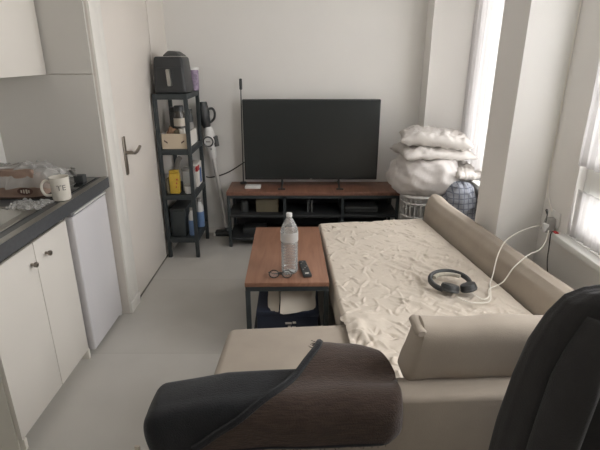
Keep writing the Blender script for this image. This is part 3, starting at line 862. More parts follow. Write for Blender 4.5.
t = thing('television', 'large black flat-screen television on the media stand', 'television', (0.095, 3.92, 0.49))
box_obj('cabinet', 'bezel', (-0.473, 0.661, 3.905, 3.945, 0.545, 1.216), t, bev=0.006)
sc_ = box_obj('screen', 'screen', (-0.464, 0.652, 3.9025, 3.906, 0.562, 1.208), t, smooth=0, label='matt dark screen')
box_obj('sensor', 'grey_plastic', (0.085, 0.105, 3.902, 3.905, 0.549, 0.556), t, smooth=0)
for xx in (-0.155, 0.335):
    bm = nbm()
    add_tube(bm, smooth_path([(xx, 3.925, 0.56), (xx, 3.915, 0.51), (xx + 0.0, 3.86, 0.497), (xx, 3.78, 0.495)], 4), 0.009, seg=8)
    add_tube(bm, smooth_path([(xx, 3.92, 0.515), (xx, 3.97, 0.497), (xx, 4.02, 0.495)], 4), 0.009, seg=8)
    add_box(bm, xx - 0.03, xx + 0.03, 3.772, 3.79, 0.4905, 0.502, bev=0.003)
    obj('foot', bm, 'black_plastic', t)
tag(box_obj('set_top_box', 'white_plastic', (-0.468, -0.335, 3.80, 3.885, 0.4905, 0.512), bev=0.005), 'flat white box on the stand in front of the left edge of the television', 'box')
# pole behind the television
t = thing('antenna', 'thin black rod with a thick tip rising behind the left of the television', 'antenna', (-0.50, 3.99, 0.49))
obj('base', add_lathe(nbm(), [(0.03, 0), (0.03, 0.01), (0.008, 0.016)], (-0.50, 3.99, 0.4905), seg=20), 'black_plastic', t)
obj('rod', add_tube(nbm(), [(-0.50, 3.99, 0.50), (-0.489, 3.99, 1.29)], 0.005, seg=8), 'black_plastic2', t)
obj('tip', add_tube(nbm(), [(-0.489, 3.99, 1.285), (-0.4885, 3.99, 1.292), (-0.488, 3.99, 1.37), (-0.488, 3.99, 1.374)], [0.006, 0.012, 0.012, 0.008], seg=12), 'black_plastic', t)
tag(obj('power_cable', add_tube(nbm(), smooth_path([(-0.47, 4.03, 0.68), (-0.51, 4.045, 0.655), (-0.57, 4.05, 0.615), (-0.64, 4.05, 0.575), (-0.72, 4.05, 0.545), (-0.80, 4.045, 0.53), (-0.835, 4.03, 0.54)], 6), 0.005, seg=8), 'cable_black'),
    'black cable sagging along the back wall between the rack and television', 'cable')

# ------------------------------------------------------------------ coffee table and what is on it
t = thing('coffee_table', 'narrow coffee table with a brown wooden top and black metal frame', 'coffee table', (-0.075, 2.56, 0))
CT = [(-0.286, 2.148), (0.152, 2.156), (0.128, 2.990), (-0.300, 2.978)]
obj('tabletop', add_prism(nbm(), CT, 0.426, 0.450, bev=0.002), 'wood', t, label='red-brown board with small dark knots')
def inset(p, d):
    cx = sum(q[0] for q in CT) / 4; cy = sum(q[1] for q in CT) / 4
    return (p[0] + d * (1 if p[0] < cx else -1), p[1] + d * (1 if p[1] < cy else -1))
Lg = [inset(p, 0.014) for p in CT]
for (x, y) in Lg:
    box_obj('leg', 'black_metal', (x - 0.0125, x + 0.0125, y - 0.0125, y + 0.0125, 0, 0.402), t, bev=0.002)
bm = nbm()
for i in range(4):
    a, b = Lg[i], Lg[(i + 1) % 4]
    for z in (0.413,):
        dx, dy = b[0] - a[0], b[1] - a[1]
        L = math.hypot(dx, dy); nx, ny = -dy / L * 0.0125, dx / L * 0.0125
        add_prism(bm, [(a[0] - nx, a[1] - ny), (b[0] - nx, b[1] - ny), (b[0] + nx, b[1] + ny), (a[0] + nx, a[1] + ny)], z - 0.0125, z + 0.0125)
obj('frame', bm, 'black_metal', t, smooth=0)
obj('shelf', add_prism(nbm(), [inset(p, 0.028) for p in CT], 0.085, 0.10), 'mesh_shelf', t, smooth=0)
# things on the lower shelf
def paperbag(label, x0, x1, y0, y1, hgt, seed, m_):
    def f(u, v):
        a = 2 * PI * u
        cx = max(-1, min(1, 1.35 * math.cos(a))); sn = max(-1, min(1, 1.35 * math.sin(a)))
        x = (x0 + x1) / 2 + (x1 - x0) / 2 * cx ; y = (y0 + y1) / 2 + (y1 - y0) / 2 * sn * (1 - 0.35 * v)
        w = noise.noise(Vector((cx * 2 + seed, sn * 2, v * 3)))
        return (x + 0.006 * w, y + 0.01 * w * v, 0.101 + hgt * v + (0.01 * w if v > 0.9 else 0))
    bm = add_grid(nbm(), f, 40, 10, wrap_u=True)
    bmesh.ops.contextual_create(bm, geom=[e for e in bm.edges if e.is_boundary and e.verts[0].co.z < 0.12])
    tag(obj('carrier_bag', bm, m_, solid=0.0012), label, 'bag')
def lyingbag(label, x0, x1, y0, y1, z0, z1, seed, slope):
    def f(u, v):
        a = 2 * PI * u
        cx = max(-1, min(1, 1.3 * math.cos(a))); sn = max(-1, min(1, 1.3 * math.sin(a)))
        x = (x0 + x1) / 2 + (x1 - x0) / 2 * cx
        z = (z0 + z1) / 2 + (z1 - z0) / 2 * sn
        y = lerp(y0, y1, v)
        w = noise.noise(Vector((cx * 2 + seed, sn * 2, v * 3)))
        if sn < 0: z += 0.0
        return (x + 0.004 * w, y + (0.05 * (sn + 1) + slope * cx) * (1 - v) + 0.008 * w, max(z0, z + 0.006 * w))
    bm = add_grid(nbm(), f, 44, 14, wrap_u=True)
    bmesh.ops.holes_fill(bm, edges=[e for e in bm.edges if e.is_boundary])
    bmesh.ops.recalc_face_normals(bm, faces=bm.faces)
    tag(obj('carrier_bag', bm, 'label_light'), label, 'bag')
def lerp(a, b, k): return a + (b - a) * k
lyingbag('narrow pale paper bag on the navy box under the coffee table', -0.175, -0.112, 2.19, 2.52, 0.262, 0.378, 1.0, -0.02)
lyingbag('wide cream paper bag on the navy box under the coffee table', -0.104, 0.085, 2.175, 2.55, 0.262, 0.384, 4.0, 0.03)
t = thing('shoe_box', 'dark navy box with a small white mark on the coffee table shelf', 'box', (-0.08, 2.35, 0.1))
box_obj('box', 'navy_card', (-0.232, 0.098, 2.19, 2.62, 0.1005, 0.225), t, bev=0.004)
box_obj('lid', 'navy_card', (-0.236, 0.102, 2.186, 2.624, 0.226, 0.260), t, bev=0.004)
bm = nbm()
for (a, b, z) in ((-0.080, -0.045, 0.180), (-0.040, -0.022, 0.184), (-0.066, -0.05, 0.158), (-0.045, -0.022, 0.154)):
    add_box(bm, a, b, 2.1888, 2.1905, z, z + 0.012)
obj('print', bm, 'white_card', t, smooth=0)

# water bottle
BX, BY = -0.056, 2.278
t = thing('water_bottle', 'large clear ribbed plastic water bottle on the coffee table', 'bottle', (BX, BY, 0.45))
prof = [(0.030, 0.001), (0.040, 0.004), (0.044, 0.014)]
z = 0.018
while z < 0.172:
    prof += [(0.0445, z), (0.0445, z + 0.008), (0.0415, z + 0.0115), (0.0415, z + 0.0135)]
    z += 0.017
prof += [(0.045, 0.178), (0.0455, 0.185), (0.0455, 0.242), (0.044, 0.252), (0.036, 0.272), (0.024, 0.295), (0.0145, 0.312), (0.0135, 0.318)]
obj('bottle_body', add_lathe(nbm(), prof, (BX, BY, 0.4505), seg=40), 'bottle', t, smooth=60)
obj('label_band', add_lathe(nbm(), [(0.0462, 0.186), (0.0468, 0.188), (0.0468, 0.236), (0.0462, 0.238)], (BX, BY, 0.4505), seg=40, cap=False), 'bottle_label', t, label='milky label band')
obj('cap', add_lathe(nbm(), [(0.0155, 0.319), (0.0158, 0.322), (0.0158, 0.334), (0.014, 0.337)], (BX, BY, 0.4505), seg=24), 'white_plastic', t)

# glasses
GX, GY, GZ = -0.103, 2.198, 0.4515
t = thing('eyeglasses', 'folded dark-rimmed eyeglasses on the coffee table by the bottle', 'glasses', (GX, GY, GZ))
tilt = 0.65
def G(x, z, dy=0.0):
    return (GX + x, GY + dy + z * math.sin(tilt), GZ + 0.002 + (z * math.cos(tilt)))
f = nbm()
for s in (-1, 1):
    add_tube(f, [G(s * 0.034 + 0.025 * math.cos(2 * PI * k / 28), 0.022 + 0.020 * math.sin(2 * PI * k / 28)) for k in range(28)], 0.0028, seg=8, closed=True)
add_tube(f, smooth_path([G(-0.010, 0.026), G(0, 0.031), G(0.010, 0.026)], 4), 0.0026, seg=8)
fr = obj('rims', f, 'cable_black', t)
for s in (-1, 1):
    l = nbm()
    vs = [l.verts.new(G(s * 0.034 + 0.024 * math.cos(2 * PI * k / 28), 0.022 + 0.019 * math.sin(2 * PI * k / 28))) for k in range(28)]
    l.faces.new(vs)
    obj('lens', l, 'lens', t, smooth=0, solid=0.001)
for s in (-1, 1):
    a = G(s * 0.060, 0.030)
    obj('temple', add_tube(nbm(), smooth_path([a, (a[0] + s * 0.003, a[1] + 0.012, a[2] - 0.004), (GX + s * 0.035, GY + 0.044 + 0.006 * s, GZ + 0.010), (GX - s * 0.035, GY + 0.046 + 0.006 * s, GZ + 0.003)], 5), 0.0024, seg=8), 'cable_black', t)

# remote
def rot2(x, y, c, a):
    return (c[0] + x * math.cos(a) - y * math.sin(a), c[1] + x * math.sin(a) + y * math.cos(a))
rc, ra = (0.026, 2.30), math.radians(9)
t = thing('remote_control', 'black remote control on the coffee table beside the bottle', 'remote control', (rc[0], rc[1], 0.45))
obj('body', add_prism(nbm(), [rot2(x, y, rc, ra) for x, y in ((-0.023, -0.095), (0.023, -0.095), (0.021, 0.095), (-0.021, 0.095))], 0.4505, 0.468, bev=0.005, seg=3), 'black_plastic', t)
for r in range(6):
    for c_ in (-1, 0, 1):
        q = rot2(c_ * 0.012, 0.07 - r * 0.019, rc, ra)
        obj('button', add_lathe(nbm(), [(0.0042, 0), (0.0042, 0.0016), (0.0035, 0.002)], (q[0], q[1], 0.468), seg=10), 'grey_plastic' if (r + c_) % 4 == 0 else 'black_plastic2', t)
bm = nbm(); add_prism(bm, [rot2(x, y, rc, ra) for x, y in ((-0.01, -0.078), (0.01, -0.078), (0.01, -0.068), (-0.01, -0.068))], 0.468, 0.4685)
obj('mark', bm, 'white_card', t, smooth=0)

# ------------------------------------------------------------------ sofa
t = thing('corner_sofa', 'beige corner sofa bed pulled out along the window wall', 'sofa', (0.45, 1.9, 0))
def lerp(a, b, k): return a + (b - a) * k
bm = add_prism(nbm(), [(-0.365, 0.05), (1.30, 0.05), (1.30, 0.632), (0.05, 0.628), (-0.18, 0.615), (-0.365, 0.580)], 0, 1, bev=0.0)
for v in bm.verts:
    x, z, k = v.co.x, v.co.y, v.co.z
    v.co = Vector((x, (1.166 if k > 0.5 else 1.063) + (0.058 if k > 0.5 else 0.046) * x, z))
bmesh.ops.recalc_face_normals(bm, faces=bm.faces)
bmesh.ops.bevel(bm, geom=list(bm.edges), offset=0.018, segments=3, affect='EDGES', profile=0.5)
obj('backrest', bm, 'sofa', t)
# chaise seat
bm = add_prism(nbm(), [(-0.350, 1.175), (0.228, 1.205), (0.240, 1.828), (-0.318, 1.785)], 0.26, 0.42, bev=0.035, seg=4)
obj('chaise_cushion', bm, 'sofa', t)
obj('chaise_base', add_prism(nbm(), [(-0.335, 1.175), (0.225, 1.205), (0.235, 1.81), (-0.305, 1.765)], 0.05, 0.255, bev=0.01), 'sofa', t)
MQ = [(0.245, 1.285), (1.158, 1.285), (0.872, 3.215), (0.165, 3.105)]     # mattress outline
obj('mattress', add_prism(nbm(), MQ, 0.28, 0.420, bev=0.03, seg=3), 'sofa', t)
obj('bed_base', add_prism(nbm(), [(0.255, 1.29), (1.15, 1.29), (0.868, 3.20), (0.18, 3.09)], 0.05, 0.275, bev=0.01), 'sofa', t)
# arm along the window wall: rounded top, follows the mattress edge
AF, AN = (0.898, 1.044, 3.27), (1.170, 1.312, 1.285)       # inner x, outer x, y at far and near end
sec = [(0.0, 0.06), (0.0, 0.40), (0.06, 0.47), (0.20, 0.535), (0.42, 0.572), (0.68, 0.58), (0.90, 0.57), (1.0, 0.54), (1.0, 0.06)]
def armf(u, v):
    k = v * (len(sec) - 1); i = min(int(k), len(sec) - 2); fr_ = k - i
    sx = lerp(sec[i][0], sec[i + 1][0], fr_); sz = lerp(sec[i][1], sec[i + 1][1], fr_)
    e = 1.0
    y = lerp(AF[2], AN[2], u)
    xi = lerp(AF[0], AN[0], u); xo = lerp(AF[1], AN[1], u)
    if u < 0.05:
        e = 1 - 0.25 * (1 - u / 0.05) ** 2
    if sz > 0.45:
        sz += 0.022 * math.exp(-(u / 0.05) ** 2) + 0.004 * noise.noise(Vector((u * 9, sx * 2, 1)))
    mid = 0.5
    return (lerp(xi, xo, mid + (sx - mid) * e), y, sz)
bm = add_grid(nbm(), armf, 60, 32)
bmesh.ops.contextual_create(bm, geom=[e for e in bm.edges if e.is_boundary and e.verts[0].co.y > 3.29 and e.verts[1].co.y > 3.29])
bmesh.ops.recalc_face_normals(bm, faces=bm.faces)
obj('armrest', bm, 'sofa', t)
# headrest bolster on the backrest, its left end rolled up
def headf(u, v):
    a = 2 * PI * v
    x = lerp(0.302, 1.12, u)
    cz = 0.712; cy = 1.200 + 0.045 * (x - 0.3)
    hy, hz = 0.058, 0.095
    ca, sa = math.cos(a), math.sin(a)
    p = 0.62
    yy = hy * abs(ca) ** p * math.copysign(1, ca); zz = hz * abs(sa) ** p * math.copysign(1, sa)
    ew = min(1, u / 0.03) ** 0.5 if u < 0.03 else 1
    if u > 0.97: ew = min(ew, ((1 - u) / 0.03) ** 0.5)
    tip = math.exp(-((u - 0.02) / 0.035) ** 2)
    n = noise.noise(Vector((u * 6, v * 5, 0.4))) * 0.006
    x += 0.040 * (0.5 + 0.5 * zz / hz) * (1 - u) ** 2
    roll = math.exp(-(u / 0.05) ** 2) * (zz > 0.4 * hz)
    return (x, cy + yy * (0.45 + 0.55 * ew) + n, cz + zz * (0.55 + 0.45 * ew) + 0.008 * roll + n)
bm = add_grid(nbm(), headf, 70, 32)
bmesh.ops.remove_doubles(bm, verts=bm.verts, dist=0.0006)
bmesh.ops.holes_fill(bm, edges=[e for e in bm.edges if e.is_boundary])
bmesh.ops.recalc_face_normals(bm, faces=bm.faces)
hr = obj('headrest', bm, 'sofa', t)
rl = nbm()
add_tube(rl, [(0.352, 1.152, 0.795), (0.350, 1.16, 0.795), (0.350, 1.235, 0.797), (0.352, 1.245, 0.797)], [0.012, 0.018, 0.018, 0.012], seg=14, flat=0.75)
obj('rolled_end', rl, 'sofa', hr)
for (x, y) in ((-0.34, 1.10), (-0.28, 1.73), (0.21, 3.03), (0.85, 3.12), (1.24, 1.19)):
    obj('foot', add_lathe(nbm(), [(0.02, 0.0), (0.025, 0.049)], (x, y, 0), seg=12), 'black_plastic', t)

# wrinkled sheet over the mattress
rs = random.Random(21)
CELL = 0.09
creases = {}
def add_crease(x, y, ang, L, wd, am):
    c_, s_ = math.cos(ang), math.sin(ang)
    n_ = int(L / CELL) + 2
    seen = set()
    for k in range(-n_, n_ + 1):
        for ox in (-1, 0, 1):
            for oy in (-1, 0, 1):
                q = (int((x + c_ * L * k / n_) // CELL) + ox, int((y + s_ * L * k / n_) // CELL) + oy)
                if q not in seen:
                    seen.add(q); creases.setdefault(q, []).append((x, y, c_, s_, L, wd, am, rs.uniform(-3, 3)))
for i in range(900):
    x = rs.uniform(0.1, 1.2); y = rs.uniform(1.25, 3.25)
    base = 0.65 if rs.random() < 0.6 else 2.2
    add_crease(x, y, base + rs.gauss(0, 0.35), rs.uniform(0.02, 0.06), rs.uniform(0.004, 0.008), rs.choice((1, 1, -0.9)) * rs.uniform(0.003, 0.0078))
for i in range(70):      # longer drag folds, mostly towards the inner edge and the arm
    x = rs.uniform(0.55, 1.15); y = rs.uniform(1.6, 2.9)
    add_crease(x, y, 2.35 + rs.gauss(0, 0.25), rs.uniform(0.07, 0.17), rs.uniform(0.009, 0.016), rs.uniform(0.005, 0.011))
def sheet_h(x, y):
    h = 0.35 * noise.noise(Vector((x * 4, y * 4, 2))) + 0.14 * noise.noise(Vector((x * 17, y * 17, 6)))
    for (cx, cy, c_, s_, L, wd, am, cu) in creases.get((int(x // CELL), int(y // CELL)), ()):
        dx, dy = x - cx, y - cy
        a = dx * c_ + dy * s_
        if abs(a) > L: continue
        b_ = -dx * s_ + dy * c_ - cu * a * a
        if abs(b_) > 3 * wd: continue
        tp = 1 - (a / L) ** 2
        h += am / 0.0095 * tp * math.exp(-(b_ / wd) ** 2)
    return h
SQ = [(0.238, 1.287), (1.155, 1.287), (0.888, 3.215), (0.152, 3.112)]
def sheetf(u, v):
    # u: -0.16..1 across (negative = hanging left side); v: 0..1.07 along (over 1 = far side)
    U = -0.20 + 1.20 * u
    Vv = 1.075 * v
    du = max(0, -U) ; dv = max(0, Vv - 1)
    uu = min(max(U, 0), 1); vv = min(Vv, 1)
    ax = lerp(SQ[0][0], SQ[3][0], vv); ay = lerp(SQ[0][1], SQ[3][1], vv)
    bx = lerp(SQ[1][0], SQ[2][0], vv); by = lerp(SQ[1][1], SQ[2][1], vv)
    x = lerp(ax, bx, uu); y = lerp(ay, by, uu)
    onseat = 1 / (1 + math.exp((y - 1.86) * 40))           # beside the chaise the sheet lies on the seat
    amp = 0.0095 + 0.012 * onseat * max(0, 1 - uu * 3)
    edge = min(1, (1 - uu) * 14 + 0.15)
    z = 0.4235 + 0.004 + amp * sheet_h(x, y) * edge
    if du > 0:
        s = du * 0.80
        drop = s * (1 - onseat)
        r = 0.025
        if drop > 0:
            th = min(drop / r, PI / 2)
            out = r * math.sin(th) * 0.75; dz = r * (1 - math.cos(th)) + max(0, drop - r * PI / 2)
            x -= out + 0.003 * sheet_h(y * 1.3, drop)
            z -= dz
            x = min(x, ax - 0.004) if dz > 0.02 else x
        x -= s * 0.10 * onseat
        z = z if onseat < 0.5 else max(z, 0.4235)
    if dv > 0:
        s = dv * 1.9
        r = 0.02
        th = min(s / r, PI / 2)
        y += r * math.sin(th); z -= r * (1 - math.cos(th)) + max(0, s - r * PI / 2)
    # puffy bunch at the near left corner
    z += 0.034 * onseat * math.exp(-((uu - 0.05) / 0.12) ** 2) * (0.6 + 0.6 * noise.noise(Vector((x * 14, y * 14, 6))))
    return (x, y, z)
bm = add_grid(nbm(), sheetf, 240, 400)
bmesh.ops.recalc_face_normals(bm, faces=bm.faces)
tag(obj('bed_sheet', bm, 'sheet', smooth=180), 'wrinkled cream sheet spread over the pulled-out sofa bed', 'bed sheet')

# ------------------------------------------------------------------ headphones and cables
HZ = 0.452
t = thing('headphones', 'black over-ear headphones lying on the cream sheet', 'headphones', (0.76, 2.12, HZ))
hc = (0.762, 2.125)
pts = []
for k in range(31):
    a = math.radians(-55 + 290 * k / 30)
    pts.append((hc[0] + 0.098 * math.cos(a) * (1 if math.cos(a) > 0 else 1.0), hc[1] + 0.088 * math.sin(a), HZ + 0.022 + 0.012 * math.sin(a)))
hb = obj('headband', add_tube(nbm(), pts, 0.0125, seg=10, flat=1.1), 'black_plastic', t)
pin = [(hc[0] + 0.080 * math.cos(math.radians(35 + 120 * k / 16)), hc[1] + 0.071 * math.sin(math.radians(35 + 120 * k / 16)), HZ + 0.026) for k in range(17)]
obj('headband_pad', add_tube(nbm(), pin, 0.011, seg=8), 'cushion_foam', t, label='worn pale padding')
for (cx, cy, r, tl) in ((0.742, 2.055, 0.046, 0.35), (0.838, 2.062, 0.040, -0.5)):
    bm = nbm()
    add_lathe(bm, [(r * 0.55, 0.026), (r * 0.9, 0.024), (r, 0.012), (r, 0.004), (r * 0.9, 0.0)], (0, 0, 0), seg=26)
    R = Matrix.Rotation(tl * 0.6, 3, 'Y') @ Matrix.Rotation(-0.25, 3, 'X')
    for v in bm.verts: v.co = R @ v.co + Vector((cx, cy, HZ + 0.012))
    ec = obj('ear_cup', bm, 'black_plastic', t)
    bm = nbm()
    add_tube(bm, [(r * 0.8 * math.cos(2 * PI * k / 24), r * 0.8 * math.sin(2 * PI * k / 24), -0.002) for k in range(24)], 0.010, seg=8, closed=True)
    for v in bm.verts: v.co = R @ v.co + Vector((cx, cy, HZ + 0.012))
    obj('ear_pad', bm, 'black_plastic2', ec)
PX, PY = 1.392, 2.40            # where the chargers are plugged in
cA = [(PX - 0.02, PY, 0.668), (1.31, 2.30, 0.62), (1.235, 2.215, 0.605), (1.165, 2.17, 0.600), (1.078, 2.13, 0.548), (1.03, 2.12, 0.470), (0.955, 2.09, 0.447), (0.92, 2.01, 0.447), (0.88, 1.985, 0.447), (0.845, 2.03, 0.455)]
cB = [(PX - 0.03, PY + 0.02, 0.672), (1.30, 2.42, 0.66), (1.21, 2.40, 0.635), (1.12, 2.35, 0.602), (1.052, 2.27, 0.552), (1.01, 2.20, 0.468), (0.975, 2.14, 0.447), (0.945, 2.05, 0.447), (0.90, 1.96, 0.447), (0.81, 1.95, 0.449), (0.765, 2.0, 0.449)]
tag(obj('charging_cable', add_tube(nbm(), smooth_path(cA, 7), 0.0032, seg=7), 'cable_white'), 'white charging cable running from the wall charger to the headphones', 'cable')
tag(obj('charging_cable', add_tube(nbm(), smooth_path(cB, 7), 0.0032, seg=7), 'cable_white'), 'white cable looping higher over the sofa arm, then past the headphones', 'cable')
t = thing('wall_charger', 'grey and white plug adapter on the window wall above the sofa arm', 'charger', (PX, PY, 0.66))
obj('adapter', add_hull(nbm(), [(PX - 0.055, PY - 0.03, 0.640), (PX + 0.004, PY - 0.03, 0.640), (PX + 0.004, PY + 0.03, 0.640), (PX - 0.055, PY + 0.03, 0.640),
                                (PX - 0.042, PY - 0.02, 0.718), (PX + 0.004, PY - 0.02, 0.718), (PX + 0.004, PY + 0.02, 0.718), (PX - 0.042, PY + 0.02, 0.718)], bev=0.008, seg=3), 'grey_plastic', t)
obj('plug', add_box(nbm(), PX - 0.062, PX - 0.035, PY - 0.026, PY + 0.004, 0.645, 0.69, bev=0.005, seg=3), 'white_plastic', t)
obj('socket_plate', add_box(nbm(), PX - 0.002, PX + 0.007, PY - 0.045, PY + 0.045, 0.665, 0.755, bev=0.003), 'white_plastic', t)
obj('strap', add_tube(nbm(), smooth_path([(PX - 0.035, PY + 0.015, 0.73), (PX - 0.045, PY + 0.02, 0.755), (PX - 0.05, PY, 0.765), (PX - 0.056, PY - 0.02, 0.75), (PX - 0.062, PY - 0.03, 0.70)], 5), 0.003, seg=7), 'black_plastic2', t)
tag(obj('red_clip', add_box(nbm(), 1.352, 1.372, 2.30, 2.335, 0.6625, 0.669, bev=0.002), 'red'), 'tiny red clip on the end of the near window sill', 'clip')
tag(obj('black_cord', add_tube(nbm(), smooth_path([(1.36, 2.33, 0.667), (1.335, 2.31, 0.66), (1.330, 2.295, 0.60), (1.335, 2.29, 0.5), (1.36, 2.28, 0.36), (1.37, 2.25, 0.2)], 5), 0.003, seg=7), 'cable_black'), 'thin black cord hanging down from the end of the near sill', 'cord')
tag(obj('trailing_cord', add_tube(nbm(), smooth_path([(1.391, 2.541, 2.45), (1.392, 2.542, 2.0), (1.389, 2.540, 1.5), (1.392, 2.541, 1.1), (1.389, 2.52, 0.85), (1.386, 2.43, 0.745)], 8), 0.003, seg=7), 'cable_white'), 'thin white cord running down the corner beside the pillar', 'cord')

# ------------------------------------------------------------------ laundry basket, bedding
t = thing('laundry_basket', 'white plastic lattice laundry basket behind the sofa bed', 'laundry basket', (1.02, 3.56, 0))
bc = (1.0, 3.56)
def bring(z, n=48):
    k = 0.86 + 0.14 * z / 0.54
    out = []
    for i in range(n):
        a = 2 * PI * i / n
        ca, sa = math.cos(a), math.sin(a)
        out.append((bc[0] + 0.19 * k * abs(ca) ** 0.75 * math.copysign(1, ca), bc[1] + 0.15 * k * abs(sa) ** 0.75 * math.copysign(1, sa), z))
    return out
bm = nbm()
R0, R1 = bring(0.02), bring(0.515)
for i in range(0, 48, 2):
    j = (i + 3) % 48
    add_tube(bm, [R0[i], bring(0.27)[i], R1[i]], 0.006, seg=5)
for z in (0.03, 0.14, 0.25, 0.36, 0.47):
    add_tube(bm, bring(z), 0.008, seg=5, closed=True)
obj('lattice', bm, 'white_plastic', t)
obj('rim', add_tube(nbm(), bring(0.525), 0.014, seg=8, closed=True), 'white_plastic', t)
bm = nbm(); f_ = [bm.verts.new(p) for p in bring(0.012)]; bm.faces.new(f_)
obj('base', bm, 'white_plastic', t, solid=0.01)

def blobf(c, s, seed, amp, pinch=None, pw=0.75):
    def f(u, v):
        a = 2 * PI * u; b_ = PI * (v - 0.5)
        ca, sa, cb, sb = math.cos(a), math.sin(a), math.cos(b_), math.sin(b_)
        P_ = lambda q: abs(q) ** pw * math.copysign(1, q)
        x, y, z = P_(cb) * P_(ca), P_(cb) * P_(sa), P_(sb)
        d = Vector((x, y, z))
        n = noise.noise(d * 1.7 + Vector((seed, 0, 0))) * 1.0 + 0.5 * noise.noise(d * 3.6 + Vector((0, seed, 0)))
        ridge = max(0, 1 - 3.2 * abs(noise.noise(Vector((math.atan2(y, x) * 2.4 + z, z * 1.2, seed)))))
        k = 1 + amp * n + amp * 0.45 * ridge ** 1.5
        q = Vector((x * s[0] * k, y * s[1] * k, z * s[2] * k)) + Vector(c)
        return q
    return f
# duvet stuffed in the basket and bulging over the rim
bm = add_grid(nbm(), blobf((0.975, 3.56, 0.68), (0.265, 0.20, 0.165), 2.0, 0.10), 96, 56, wrap_u=True)
bmesh.ops.remove_doubles(bm, verts=bm.verts, dist=0.0004)
bmesh.ops.recalc_face_normals(bm, faces=bm.faces)
tag(obj('duvet', bm, 'duvet', smooth=180), 'bulky white duvet heaped over the laundry basket', 'duvet')
bm = add_pillow(nbm(), (1.020, 3.565, 0.872), 0.285, 0.20, 0.046, rot=0.10, tilt=(0.0, 0.03), amp=0.018, seed=4.0, sag=0.03)
tag(obj('bed_pillow', bm, 'pillow', smooth=180), 'white pillow directly on the duvet, under another pillow', 'pillow', 'pillows on the laundry heap')
bm = add_pillow(nbm(), (1.03, 3.57, 0.968), 0.265, 0.185, 0.052, rot=-0.16, tilt=(0.03, 0.06), amp=0.020, seed=9.0, sag=0.02)
tag(obj('bed_pillow', bm, 'pillow', smooth=180), 'cream white pillow on top of the laundry heap', 'pillow', 'pillows on the laundry heap')
# plaid cover heaped beside the basket below the far window
def plaidf(u, v):
    a = 2 * PI * u; b_ = PI * 0.5 * v
    ca, sa = math.cos(a), math.sin(a)
    r = math.cos(b_) ** 0.6 if v < 1 else 0
    n = noise.noise(Vector((ca * 2, sa * 2, v * 4 + 3)))
    rid = max(0, 1 - 3 * abs(noise.noise(Vector((ca * 1.2, sa * 1.2, v * 5)))))
    k = 1 + 0.13 * n + 0.11 * rid
    return (1.205 + 0.155 * r * ca * k, 3.37 + 0.125 * r * sa * k, 0.01 + 0.65 * math.sin(b_) ** 0.8 * (1 + 0.03 * n) if v > 0 else 0.0)
bm = add_grid(nbm(), plaidf, 72, 48, wrap_u=True)
bmesh.ops.remove_doubles(bm, verts=bm.verts, dist=0.0004)
bmesh.ops.recalc_face_normals(bm, faces=bm.faces)
tag(obj('plaid_blanket', bm, 'plaid', smooth=180), 'grey-blue checked blanket heaped between the sofa arm and far window', 'blanket')
bm = add_pillow(nbm(), (1.25, 3.60, 0.71), 0.11, 0.26, 0.05, rot=0.1, amp=0.02, seed=14, n=26)
tag(obj('folded_linen', bm, 'pillow', smooth=180), 'folded white linen on the far window sill beside the duvet', 'linen')

# ------------------------------------------------------------------ throw over the sofa back
t = thing('throw_blanket', 'black and brown fringed throw draped over the sofa back', 'throw blanket', (-0.08, 1.15, 0.4))
pb_ = [(1.215, 0.55), (1.218, 0.60), (1.203, 0.632), (1.17, 0.638), (1.11, 0.637), (1.062, 0.628), (1.040, 0.575), (1.036, 0.52), (1.034, 0.44)]
def pathpt(pp, v):
    k = v * (len(pp) - 1); i = min(int(k), len(pp) - 2); f_ = k - i
    p0 = pp[max(i - 1, 0)]; p1 = pp[i]; p2 = pp[i + 1]; p3 = pp[min(i + 2, len(pp) - 1)]
    return tuple(0.5 * ((2 * p1[j]) + (p2[j] - p0[j]) * f_ + (2 * p0[j] - 5 * p1[j] + 4 * p2[j] - p3[j]) * f_ * f_ + (3 * p1[j] - p0[j] - 3 * p2[j] + p3[j]) * f_ ** 3) for j in range(2))
def blackf(u, v):
    x = lerp(-0.452, 0.27, u)
    y, z = pathpt(pb_, v)
    y += 0.075 * x
    z -= 0.15 * max(0, -x - 0.22)
    if z < 0.6 and x > -0.22 and v > 0.5: z = 0.6 - (0.6 - z) * 0.42
    n = noise.noise(Vector((x * 5, v * 4, 1.0)))
    z += 0.006 * n
    y += 0.006 * noise.noise(Vector((x * 5, v * 4, 8.0))) * (1 if v > 0.6 else 0.3) - 0.004
    e = max(0, (-0.405 - x) / 0.057)
    z -= 0.085 * e ** 2 * (1 if z > 0.5 else 0.4)
    y = lerp(y, 1.125 + 0.075 * x, 0.22 * e ** 2)
    if z < 0.585: x += 0.42 * (0.585 - z) * (1 - u) ** 4
    return (x, y, z)
obj('black_side', add_grid(nbm(), blackf, 120, 64), 'throw_black', t, smooth=180, solid=0.014)
pr_ = [(1.240, 0.645), (1.285, 0.632), (1.295, 0.654), (1.265, 0.673), (1.20, 0.673), (1.12, 0.664), (1.055, 0.654), (1.022, 0.620), (1.014, 0.575), (1.010, 0.525)]
